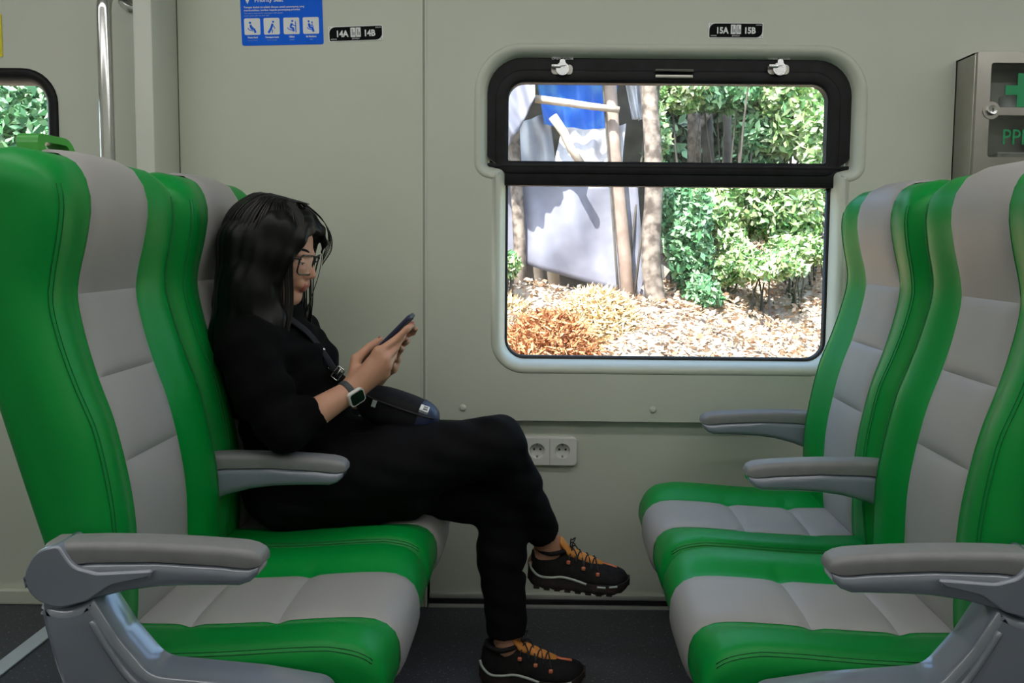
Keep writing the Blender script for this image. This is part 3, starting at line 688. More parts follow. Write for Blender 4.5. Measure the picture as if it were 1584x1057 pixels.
def arm_loft(sx, y0, hub):
    """armrest shell and pad; d runs from tip (.441) to pivot"""
    tipd, back = .441, (.80 if hub else .79)
    ds = [.441, .447, .458, .475, .50, .55, .60, .65, .70, .74, .775]
    topz = np.interp(ds, [.441, .447, .458, .475, .50, .55, .60, .65, .70, .775], [.617, .624, .629, .632, .634, .637, .639, .640, .640, .637])
    midz = np.interp(ds, [.441, .458, .50, .60, .70, .775], [.603, .600, .605, .610, .608, .600])
    botz = np.interp(ds, [.441, .447, .458, .475, .55, .62, .68, .72, .775], [.600, .590, .580, .573, .571, .568, .556, .542, .520])
    wid = np.interp(ds, [.441, .447, .458, .475, .50, .775], [.019, .023, .026, .028, .028, .028])
    def ring(d, zt, zb, w, rt, rb):
        pts = []; h = zt-zb; rt = min(rt, h*.48, w*.9); rb = min(rb, h*.48, w*.9)
        for a in np.linspace(0, pi/2, 5): pts.append((w-rt+rt*sin(a), zt-rt+rt*cos(a)))
        for a in np.linspace(pi/2, 0, 5): pts.append((w-rb+rb*sin(a), zb+rb-rb*cos(a)))
        for a in np.linspace(0, pi/2, 5): pts.append((-w+rb-rb*sin(a), zb+rb-rb*cos(a)))
        for a in np.linspace(pi/2, 0, 5): pts.append((-w+rt-rt*sin(a), zt-rt+rt*cos(a)))
        return [(sx*d, y0+y, z) for y, z in pts]
    pad = loft([ring(d, t, m_+.001, w, .012, .002) for d, t, m_, w in zip(ds, topz, midz, wid)])
    shell = loft([ring(d+(.004 if i == 0 else 0), m_+.001, b, w+(.0035 if i > 1 else 0), .013, .018) for i, (d, m_, b, w) in enumerate(zip(ds, midz, botz, wid))])
    groove = loft([ring(d+.003, m_+.0022, m_-.0012, w-.0045, .0005, .0005) for d, m_, w in zip(ds, midz, wid)])
    return shell, pad, groove
def make_bench(sx, label):
    YC = [1.495, 1.975]
    O = (sx*.6, 1.735, 0.)
    R = empty('double_seat', O); tag(R, label, 'train seat', 'facing green and grey double seats')
    zs = np.concatenate([np.linspace(.38, ZT-.075, 42), ZT-.075*np.cos(np.linspace(0, pi/2, 16))[1:]])
    zs = np.clip(zs, .38, ZT-.0003)
    ds = np.concatenate([[.2622, .2645, .268, .273, .281, .292, .305, .32], np.linspace(.34, .775, 46)])
    me_cache = {}
    def put(key, name, mk, mt, par, y0, **k):
        """build once, then share the mesh between the two places of the bench"""
        if key not in me_cache:
            v, f = mk(); o = mesh_obj(name, v, f, mt, par, origin=(O[0], 0, 0), **k); me_cache[key] = o.data
        else:
            o = link(bpy.data.objects.new(name, me_cache[key]), par)
        o.location = (0, y0-O[1], 0) if par is R else (0, 0, 0)
        return o
    for yc in YC:
        bk = put('back', 'backrest', lambda: loft([back_ring(z, sx) for z in zs]), 'green_vinyl', R, yc)
        cuts = [s_of_z(.40), s_of_z(.712), s_of_z(.862), s_of_z(1.012), CS[-1]-.01]
        for i in range(4): put(('bp', i), 'back_panel', lambda: back_panel(cuts[i], cuts[i+1], sx, 26 if i == 3 else 14), 'grey_vinyl', bk, yc)
        def st_back():
            g = G()
            for sgn in (-1, 1):
                for e, (k0) in enumerate((.026, .034)):
                    path = []
                    for z in np.linspace(.42, 1.20, 40):
                        f_ = np.interp(z, fz, fd); dep = np.interp(z, rz, rd)-f_; rf = min(.060, dep*.48); be = bolster(HW-rf, z); a = .22 if e == 0 else .36
                        path.append((sx*(f_-be+rf-rf*cos(a)-.0004), sgn*(HW-rf+rf*sin(a)+.0003), z))
                    f_ = 0
                    g.add(tube(path, .0009, 5))
            return g.v, g.f
        put('bst', 'stitching', st_back, 'green_thread', bk, yc)['kind'] = 'stuff'
        cu = put('cush', 'seat_cushion', lambda: loft([cushion_ring(d, sx) for d in ds]), 'green_vinyl', R, yc)
        cc = [.004, s_of_d(SEAMS[0]), s_of_d(SEAMS[1]), s_of_d(.752)]
        for i in range(3): put(('cp', i), 'cushion_panel', lambda: cush_panel(cc[i], cc[i+1], sx, 26 if i == 0 else 12), 'grey_vinyl', cu, yc)
        def st_c():
            g = G()
            for sgn in (-1, 1):
                for a in (.72, .90):
                    path = []
                    for d in np.linspace(.285, .74, 40):
                        w = HW-.012*(1-np.clip((d-.262)/.05, 0, 1))**2; ze = c_top(d, w-.03); rf = min(.034, (ze-c_bot(d))*.45)
                        path.append((sx*d, sgn*(w-rf+rf*sin(a)+.0003), ze-rf+rf*cos(a)+.0003))
                    g.add(tube(path, .0009, 5))
            return g.v, g.f
        put('cst', 'stitching', st_c, 'green_thread', cu, yc)['kind'] = 'stuff'
    # three armrests: aisle side with its hub, middle, wall side
    for y0, hub in ((1.222, True), (1.735, False), (2.245, False)):
        sh, pad, gr = arm_loft(sx, y0, hub)
        ar = mesh_obj('armrest', *sh, 'shell_grey', R, sharp=50, origin=O)
        q = mesh_obj('arm_pad', *pad, 'pad_grey', None, sharp=50, origin=O); q.parent = ar
        q = mesh_obj('groove', *gr, 'rubber', None, smooth=False, origin=O); q.parent = ar
        if hub:
            n = 40; prof = []
            HUBP = rpoly([(.705, .551, .04), (.752, .538, .05), (.797, .556, .045), (.803, .592, .045), (.786, .630, .04), (.748, .640, .010), (.726, .606, .03), (.690, .596, .03), (.600, .602, .004), (.610, .590, .02), (.668, .577, .04)], 6)
            HUBP = [(sx*a, b) for a, b in HUBP]
            if sx > 0: HUBP = HUBP[::-1]
            hb = mesh_obj('hub', *rim(HUBP, [(-.0035, y0-.0365), (-.0015, y0-.0355), (0, y0-.032), (0, y0+.026), (-.003, y0+.030)]), 'shell_grey', None, sharp=60, origin=O)
            hb.parent = ar
            g = G().add(plate(offset(HUBP, -.0033), [], y0-.0366, y0-.030))
            hc = g.build('hub_cap', 'shell_grey', None, smooth=False, origin=O); hc.parent = ar
    # end frame on the aisle side, moulded shell down to the floor
    FRM = rpoly([(.786, .546, .006), (.742, .530, .06), (.700, .553, .006), (.662, .490, .09), (.615, .432, .05), (.45, .418, .10), (.34, .400, .03), (.335, .325, .03), (.50, .285, .08), (.565, .03, .03), (.47, .0, .004), (.80, .0, .004), (.728, .06, .05), (.722, .30, .25), (.772, .48, .20)], 7)
    FRM = [(sx*a, b) for a, b in FRM]
    y0 = 1.222
    g = G().add(rim(FRM, [(-.0125, y0-.0345), (-.008, y0-.0335), (-.003, y0-.030), (0, y0-.024), (0, y0+.030)]))
    g.add(plate(offset(FRM, -.0120), [], y0-.0345, y0-.02))
    g.build('side_frame', 'shell_grey', R, sharp=40, origin=O)
    # raised rib along the moulded shell
    RB = smooth_path([(.700, .520), (.672, .470), (.640, .425), (.600, .405), (.52, .396), (.42, .388)], 6)
    mesh_obj('rib', *tube([(sx*a, y0-.0335, b) for a, b in RB], .006, 8), 'shell_grey', R, origin=O)
    g = G().add(box(min(sx*.36, sx*.76), max(sx*.36, sx*.76), 1.25, 2.20, .255, .295, .004)).add(box(min(sx*.50, sx*.66), max(sx*.50, sx*.66), 1.90, 1.96, .0, .26, .008)).add(box(min(sx*.42, sx*.80), max(sx*.42, sx*.80), 1.88, 1.98, .0, .02, .004))
    g.build('under_frame', 'satin_steel', R, sharp=40, origin=O)
    # rear shell of the two backrests
    hx = sx*.905; zt = ZT
    out = rpoly([(1.384, zt-.04, .004), (1.512, zt-.04, .004), (1.498, zt+.034, .022), (1.398, zt+.034, .022)], 6)
    hole = rpoly([(1.408, zt-.03, .003), (1.490, zt-.03, .003), (1.484, zt+.020, .010), (1.413, zt+.020, .010)], 6)
    v, f = plate(out, [hole], -.019, .019)
    g = G().add(([(hx+sx*(p[1]+.010*(p[2]-zt)/.04), p[0], p[2]) for p in v], f))
    gh = g.build('grab_handle', 'green_plastic', R, smooth=False, origin=O)
    bv = gh.modifiers.new('soft edge', 'BEVEL'); bv.width = .004; bv.segments = 3; bv.limit_method = 'ANGLE'
    return R
make_bench(-1, 'green and grey double seat on the left that the woman sits on')
make_bench(1, 'empty green and grey double seat on the right facing the woman')

# ================================================================== THE WOMAN
PO = np.array([-.62, 1.96, .43])
person = empty('person', PO); tag(person, 'woman with long black hair in black clothes sitting cross-legged looking at her phone', 'person')
yaw, pit, tlt = radians(4), radians(15), radians(0)
hF = np.array([cos(yaw)*cos(pit), -sin(yaw)*cos(pit), -sin(pit)]); hU = np.array([cos(yaw)*sin(pit), -sin(yaw)*sin(pit), cos(pit)]); hL = np.cross(hU, hF)
HA = np.stack([hF, hL, hU]); HC = np.array([-.669, 1.945, 1.086])
def H(f, l, u): return HC+hF*f+hL*l+hU*u
# joints
SH = {'r': np.array([-.678, 1.795, .862]), 'l': np.array([-.678, 2.125, .862])}
EL = {'r': np.array([-.572, 1.722, .692]), 'l': np.array([-.585, 2.165, .640])}
WR = {'r': np.array([-.455, 1.838, .762]), 'l': np.array([-.445, 2.035, .760])}
HIP = {'r': np.array([-.605, 1.865, .522]), 'l': np.array([-.605, 2.045, .522])}
KN = {'r': np.array([-.122, 1.905, .618]), 'l': np.array([-.108, 1.985, .455])}
AN = {'r': np.array([.010, 2.045, .318]), 'l': np.array([-.092, 1.95, .095])}
# fingers of the right hand (knuckle to tip), seen pixel and depth
PHC = (at(632, 493, 1.93)+at(578, 548, 1.93))/2
PHU = at(632, 493, 1.93)-at(578, 548, 1.93); PHU /= np.linalg.norm(PHU); PHN = np.array([-PHU[2], 0, PHU[0]])
def ph(a, y, n): return PHC+PHU*a+np.array([0, y, 0])+PHN*n     # along the phone, across it, off its screen
FR = {
 'index': [at(586, 545, 1.850), ph(.018, -.045, -.016), ph(.048, -.038, -.017), ph(.062, -.016, -.0165)],
 'middle': [at(595, 556, 1.846), ph(-.004, -.048, -.030), ph(.022, -.030, -.022), ph(.030, .0, -.0165)],
 'ring': [at(598, 567, 1.850), ph(-.022, -.045, -.040), ph(.000, -.026, -.026), ph(.006, -.002, -.0165)],
 'pinky': [at(594, 579, 1.858), ph(-.045, -.040, -.044), ph(-.028, -.020, -.030), ph(-.024, .002, -.016)],
 'thumb': [at(553, 582, 1.852), at(551, 556, 1.868), ph(-.050, -.036, .018), ph(-.022, -.012, .0125)]}
def mir(p, du=0.): return np.array([p[0], 3.86-p[1], p[2]])+PHU*du
FL_ = {k: [mir(p, -.012) for p in v] for k, v in FR.items()}
for k in ('index', 'middle', 'ring', 'pinky'):    # left fingertips end short of the right ones
    FL_[k] = [p+np.array([0, .006, 0])*(i > 1)+PHN*(-.012)*(i > 1) for i, p in enumerate(FL_[k])]
FL_['thumb'][2] = ph(-.058, .030, .017); FL_['thumb'][3] = ph(-.040, .004, .0125)
FRR = {'index': .0085, 'middle': .0088, 'ring': .0083, 'pinky': .0072, 'thumb': .0098}

B = Field((-.84, 1.66, .005), (.25, 2.26, 1.235), .0034, .045)
B.ell((-.62, 1.96, .545), (.105, .160, .105), 0)
B.ell((-.645, 1.96, .67), (.092, .128, .12), .05)
B.ell((-.668, 1.96, .80), (.098, .150, .125), .05)
for s in (-1, 1): B.ell((-.603, 1.96+s*.060, .795), (.052, .055, .055), .04)
B.cap(SH['r'], SH['l'], .046, .046, .05)
B.cap((-.692, 1.955, .885), H(-.020, 0, -.075), .054, .050, .03)
for s in ('r', 'l'):
    e, w = EL[s], WR[s]
    B.cap(SH[s], e, .044, .030, .03); B.cap(e, e*.65+w*.35, .030, .0350, .012); B.cap(e*.65+w*.35, w, .0350, .0255, .01, w=(0, 0, 1), q=1.)
    F_ = FR if s == 'r' else FL_
    kn = [F_[k][0] for k in ('index', 'middle', 'ring', 'pinky')]
    for k in kn: B.cap(w, k, .0215, .0125, .014)
    B.cap(kn[0], kn[3], .0118, .0108, .012)
    th = F_['thumb']; B.cap(w*.75+th[0]*.25, th[1], .0190, .0125, .014)
    for nme, pts in F_.items():
        r = FRR[nme]
        if nme == 'thumb': B.cap(pts[1], pts[2], .0118, .0098, .006); B.cap(pts[2], pts[3], .0098, .0082, .003); continue
        B.cap(pts[0], pts[1], r+.0022, r, .006); B.cap(pts[1], pts[2], r, r-.0006, .003); B.cap(pts[2], pts[3], r-.0006, r-.0016, .003)
    hp, k, a = HIP[s], KN[s], AN[s]
    B.cap(hp, k, .082, .052, .04); c = k*.68+a*.32
    B.cap(k, c, .052, .046, .02); B.cap(c, a, .046, .030, .015)
    off = np.array([.0, 0, 0]); heel = a+np.array([-.035, 0, -.050]); toe = a+np.array([.140, 0, -.070])
    B.cap(a, heel, .030, .022, .02); B.cap(a+[0, 0, -.02], a+np.array([.075, 0, -.055]), .026, .018, .015); B.cap(a+np.array([.075, 0, -.055]), toe, .018, .011, .01, w=(0, 1, 0), q=1.4)
# head
B.ell(H(-.012, 0, .024), (.098, .077, .092), .02, A=HA)
B.ell(H(.034, 0, -.040), (.060, .060, .078), .03, A=HA)
B.ell(H(.064, 0, -.100), (.026, .028, .020), .025, A=HA)
for s in (-1, 1):
    B.cap(H(-.005, s*.055, -.055), H(.058, s*.022, -.104), .018, .016, .025)
    B.ell(H(.060, s*.038, -.038), (.028, .024, .024), .02, A=HA)
    B.ell(H(.104, s*.032, -.006), (.018, .021, .013), .012, 'sub', A=HA)
    B.ell(H(.082, s*.032, -.020), (.012, .018, .008), .01, A=HA)
    B.cap(H(.086, s*.016, .014), H(.076, s*.052, .012), .0075, .006, .01)
    B.ell(H(-.012, s*.078, -.012), (.018, .008, .030), .006, A=HA)
B.cap(H(.088, 0, .004), H(.106, 0, -.034), .0070, .0095, .012)
for s in (-1, 1): B.ell(H(.096, s*.0115, -.040), (.010, .0075, .007), .006, A=HA)
B.ell(H(.088, 0, -.062), (.015, .028, .014), .012, A=HA)
B.ell(H(.0930, 0, -.0625), (.0080, .019, .0048), .006, A=HA)
B.ell(H(.0905, 0, -.0728), (.0080, .016, .0052), .006, A=HA)
B.cap(H(.1022, -.022, -.0678), H(.1022, .022, -.0678), .0020, .0022, .003, 'sub')
V, Fq = B.mesh()
body = fast_obj('body', V, Fq, ['skin', 'lips', 'nail'], person, PO)
fc = V[Fq].mean(1); d = fc-HC; lf, ll, lu = d@hF, d@hL, d@hU
mi = np.zeros(len(fc), np.int32)
mi[(lf > .090) & (abs(ll) < .0205-.25*abs(lu+.068)) & (lu < -.0572+.003*(abs(ll) < .006)) & (lu > -.0805)] = 1
for F_ in (FR, FL_):
    for k, p in F_.items():
        t = p[3]; dr = (p[3]-p[2])/np.linalg.norm(p[3]-p[2]); out = -PHN if k != 'thumb' else PHN
        q = fc-t; mi[(np.linalg.norm(q, axis=1) < .012) & (q@dr > -.003) & (q@out > .004)] = 2
body.data.polygons.foreach_set('material_index', mi)
del B
def uv_sphere(c, r, A=np.eye(3), n=16, m_=10, cut=None):
    rings = [[c+A.T @ (np.array([cos(t), sin(t)*cos(2*pi*k/n), sin(t)*sin(2*pi*k/n)])*r) for k in range(n)] for t in np.linspace(.05, (cut or pi-.05), m_)]
    return loft(rings)
for s in (-1, 1):
    ey = mesh_obj('eye', *uv_sphere(H(.0755, s*.032, -.006), .0130, HA), 'eye_white', person, origin=PO)
    q = mesh_obj('iris', *uv_sphere(H(.0760, s*.032, -.0085), .0130, HA, cut=.45, m_=5), 'eye_iris', None, origin=PO); q.parent = ey
    lid = [H(.0755, s*.032, -.006)+HA.T @ (np.array([cos(a)*cos(b), sin(b), sin(a)*cos(b)])*.0140) for a in (0,) for b in (0,)]
    rings = [[H(.0755, s*.032, -.006)+HA.T @ (np.array([cos(a)*cos(b), sin(b), sin(a)*cos(b)])*.0139) for b in np.linspace(-1.1, 1.1, 9)] for a in np.linspace(-.02, 1.2, 6)]
    q = mesh_obj('eyelid', *loft(rings, closed=False), 'skin', None, origin=PO); q.parent = ey
    lash = [H(.0755, s*.032, -.006)+HA.T @ (np.array([cos(-.03)*cos(b), sin(b), sin(-.03)*cos(b)])*.0148) for b in np.linspace(-1, 1, 9)]
    q = mesh_obj('lashes', *tube(lash, .0011, 5), 'hair', None, origin=PO); q.parent = ey
    br = [H(.0905-.30*abs(t)**2*.12, s*(.014+.040*t), .0175+.007*sin(pi*t)) for t in np.linspace(0, 1, 8)]
    mesh_obj('eyebrow', *tube(br, [.0015, .0028, .0032, .0032, .003, .0026, .0018, .001], 6), 'hair', person, origin=PO)

# ---- hair
Hf = Field((-.87, 1.74, .66), (-.50, 2.16, 1.235), .0036, .05)
Hf.ell(H(-.016, 0, .022), (.110, .090, .099), 0, A=HA)
Hf.ell(H(.016, 0, .036), (.088, .078, .074), .03, A=HA)
for s in (-1, 1):
    yy = 1.96+s*.105
    Hf.chain([(H(.012, s*.058, .060), .036), (H(.020, s*.064, -.01), .034), (H(.012, s*.066, -.085), .036), ((-.668, yy-s*.010, .90), .042), ((-.672, yy+s*.02, .80), .034), ((-.672, yy+s*.02, .715), .016)], .03, kin=.03)
    Hf.chain([(H(-.055, s*.045, .0), .058), ((-.715, 1.95+s*.050, .99), .066), ((-.738, 1.955+s*.060, .88), .062), ((-.744, 1.96+s*.075, .78), .048), ((-.738, 1.96+s*.080, .70), .020)], .04, kin=.04)
Hf.chain([(H(-.05, 0, -.02), .075), ((-.745, 1.955, .95), .066), ((-.752, 1.96, .80), .045)], .04, kin=.04)
Hf.ell(H(.126, .0, -.030), (.078, .082, .112), .008, 'sub', A=HA)
Hf.ell(H(.085, -.01, -.095), (.060, .070, .060), .008, 'sub', A=HA)
# locks swept from the parting past both temples
Hf.chain([(H(.050, .012, .104), .014), (H(.074, -.028, .086), .011), (H(.076, -.054, .048), .010), (H(.066, -.068, .004), .010), (H(.050, -.074, -.06), .010), (H(.038, -.072, -.13), .008)], .015, kin=.012)
Hf.chain([(H(.052, .016, .104), .012), (H(.088, .036, .078), .008), (H(.098, .056, .045), .005), (H(.092, .066, .018), .002)], .012, kin=.01)
for s in (-1, 1): Hf.chain([(H(.030, s*.070, .0), .020), (H(.030, s*.070, -.08), .022), ((-.640, 1.955+s*.085, .925), .024), ((-.640, 1.955+s*.095, .85), .016)], .02, kin=.015)
Hf.warp(lambda X, Y, Z: .0010*np.sin(150*Y+120*X+2*np.sin(9*Z))+.0007*np.sin(260*Y-190*X+2*np.sin(13*Z)))
V, Fq = Hf.mesh(); hair = fast_obj('hair', V, Fq, 'hair', person, PO); hv = V; del Hf
g = G()
for i in range(230):
    ph_ = rng_h = random.uniform(-2.75, 2.75); sd = 1 if ph_ > 0 else -1
    r = random.uniform(1.0, 1.035)
    p = [H(.045+random.uniform(-.08, .01), sd*.006, .131)]
    for el in (1.15, .8, .4, .0, -.35):
        c = np.array([-.018+.114*cos(el)*cos(ph_)*r, .096*cos(el)*sin(ph_)*r, .026+.108*sin(el)*r])
        if abs(ph_) < .75: c[1] = sd*max(abs(c[1]), .062-.02*el); c[0] = min(c[0], .078)
        p.append(H(*c))
    e = p[-1]; x = min(-.60, e[0]) if abs(ph_) < 1.4 else min(e[0], -.66)
    ln = random.uniform(.70, .80)
    p += [e*[.5, .5, 0]+np.array([x*.5, .5*(e[1]), .955]), np.array([x-.01, e[1]+(e[1]-1.95)*.25, .87]), np.array([x-.012, e[1]+(e[1]-1.95)*.30, ln])]
    if p[-1][0] < -.80: continue
    g.add(tube(smooth_path(p, 3), [.0016]*22+[.0008]*20 if False else .0012, 4))
# loose hairs over the forehead and beside the chin
for i in range(26):
    s = 1; a = random.random()
    if i > 13: continue
    g.add(tube(smooth_path([H(.045, .006*s, .130), H(.086+.014*a, s*(.024+.02*a), .105-.02*a), H(.104+.012*a, s*(.045+.02*a), .066-.03*a), H(.098, s*(.064+.012*a), .015-.03*a)], 5), .0008, 4))
for i in range(4):
    g.add(tube(smooth_path([H(.095, .055, .04), H(.100, .062, -.03), H(.096, .06, -.10), H(.088+.01*i/4, .058, -.165+.01*i)], 5), .0009, 4))
st = g.build('hair_strands', 'hair_strand', None, origin=PO, recalc=False); st.parent = hair; st['kind'] = 'stuff'

# ---- glasses
gl = G()
def lens_ring(s, w, h, f=.104): return [H(f-.010*((x)/.03)**2*.2-.012*(abs(s*.033+x)/.06)**2, s*.033+x, -.010+z) for x, z in rrect(-w, w, -h, h, .010, 5)]
for s in (-1, 1):
    L = lens_ring(s, .0285, .0235); gl.add(tube(L+[L[0], L[1]], .0021, 6, caps=False))
    gl.add(tube([H(.092, s*.060, .004), H(.086, s*.070, .004), H(.05, s*.077, .002), H(-.01, s*.080, -.004)], .0022, 6))
gl.add(tube(smooth_path([H(.1035, -.0075, -.002), H(.107, 0, .001), H(.1035, .0075, -.002)], 4), .0019, 6))
gg = gl.build('glasses', 'glasses_black', person, origin=PO)
for s in (-1, 1):
    L = lens_ring(s, .0275, .0225); n_ = len(L); V = [p-hF*.0004 for p in L]+[p+hF*.0006 for p in L]
    F = [list(range(n_)), list(range(2*n_-1, n_-1, -1))]+[[i, (i+1) % n_, n_+(i+1) % n_, n_+i] for i in range(n_)]
    q = mesh_obj('lens', V, F, 'lens_glass', None, smooth=False, origin=PO); q.parent = gg

# ---- shirt
T = Field((-.85, 1.63, .45), (-.36, 2.30, 1.0), .0042, .05)
for s in ('r', 'l'):
    e, w = EL[s], WR[s]; q = e+(w-e)*.40
    T.chain([(SH[s]+[-.006, 0, 0], .060), ((SH[s]+e)/2+np.array([-.012, 0, -.004]), .060), (e+np.array([-.012, 0, .006]), .049)], 0, kin=.03)
    T.cap(e+[0, 0, .004], q+(q-e)*.3, .048, .045, .02)
    n_ = (w-e)/np.linalg.norm(w-e); T.half(q, n_, q-.08, q+.08)
    T.cap(q+n_*.006, q+n_*.03, .0345, .0375, .003, 'sub')
T.ell((-.625, 1.96, .555), (.118, .172, .110), .02)
T.ell((-.640, 1.96, .67), (.112, .150, .13), .05)
T.ell((-.668, 1.96, .80), (.114, .165, .135), .04)
for s in (-1, 1): T.ell((-.602, 1.96+s*.062, .795), (.064, .065, .066), .05)
T.ell((-.590, 1.955, .700), (.090, .125, .085), .04)
T.ell((-.520, 1.955, .610), (.125, .140, .055), .05)
T.cap(SH['r']+[-.004, .01, -.004], SH['l']+[-.004, -.01, -.004], .058, .058, .06)
T.cap((-.690, 1.957, .87), (-.672, 1.952, .935), .074, .058, .03)
T.warp(lambda X, Y, Z: .0040*np.sin(46*Z+30*X+3*np.sin(14*Y))*np.sin(17*Y+9*X+2)+.0026*np.sin(80*Z-55*X+20*Y))
T.cap((-.690, 1.957, .90), (-.660, 1.95, 1.0), .050, .058, .004, 'sub')
V, Fq = T.mesh(); fast_obj('shirt', V, Fq, 'shirt_black', person, PO); del T
# open collar
g = G()
for s in (-1, 1):
    P = smooth_path([(-.745, 1.957+s*.012, .955), (-.725, 1.957+s*.060, .950), (-.680, 1.957+s*.074, .930), (-.630, 1.957+s*.052, .905), (-.590, 1.957+s*.020, .880)], 5)
    up = [np.array(p)+np.array([-.004, s*.003, .016]) for p in P]; dn = [np.array(p)+np.array([.004, s*.010, -.030]) for p in P]
    th = np.array([0, s*.003, .002])
    rings = [[a, b, b+th, a+th] for a, b in zip(up, dn)]; g.add(loft(rings))
g.build('collar', 'shirt_black', person, sharp=40, origin=PO)
g = G()
for z, x in ((.845, -.546), (.80, -.534)): g.add(uv_sphere(np.array([x, 1.925, z]), .0045, n=10, m_=6))
g.build('button', 'silver', person, origin=PO)['kind'] = 'stuff'

# ---- trousers
T = Field((-.76, 1.74, .07), (.10, 2.19, .72), .0042, .05)
T.ell((-.625, 1.96, .540), (.122, .178, .108), 0)
for s, r in (('r', (.106, .092, .0690, .058, .043)), ('l', (.096, .084, .066, .0605, .047))):
    hp, k, a = HIP[s], KN[s], AN[s]; md = (hp+k)/2; c = k*.62+a*.38
    if s == 'l': c = c+np.array([-.008, 0, 0]); end = k+(a-k)*1.0
    else: end = a
    T.chain([(hp, r[0]), (md, r[1]), (k, r[2])], .05, kin=.03)
    T.chain([(k, r[2]-.002), (c, r[3]), (end, r[4])], .025, kin=.02)
T.chain([(np.array([-.60, 1.895, .495]), .078), (np.array([-.46, 1.895, .496]), .076), (np.array([-.33, 1.905, .500]), .066)], .04, kin=.03)
T.warp(lambda X, Y, Z: .0020*np.sin(60*X+42*Z+4*np.sin(20*Y))*np.sin(23*Z-11*X)+.0012*np.sin(120*Z+30*X))
for s, t in (('r', .885), ('l', .93)):
    k, a = KN[s], AN[s]; q = k+(a-k)*t; n_ = (a-k)/np.linalg.norm(a-k); T.half(q, n_, q-.085, q+.085)
    T.cap(q-n_*.025, q+n_*.02, .0355, .0355, .003, 'sub')
V, Fq = T.mesh(); fast_obj('trousers', V, Fq, 'trouser_black', person, PO); del T

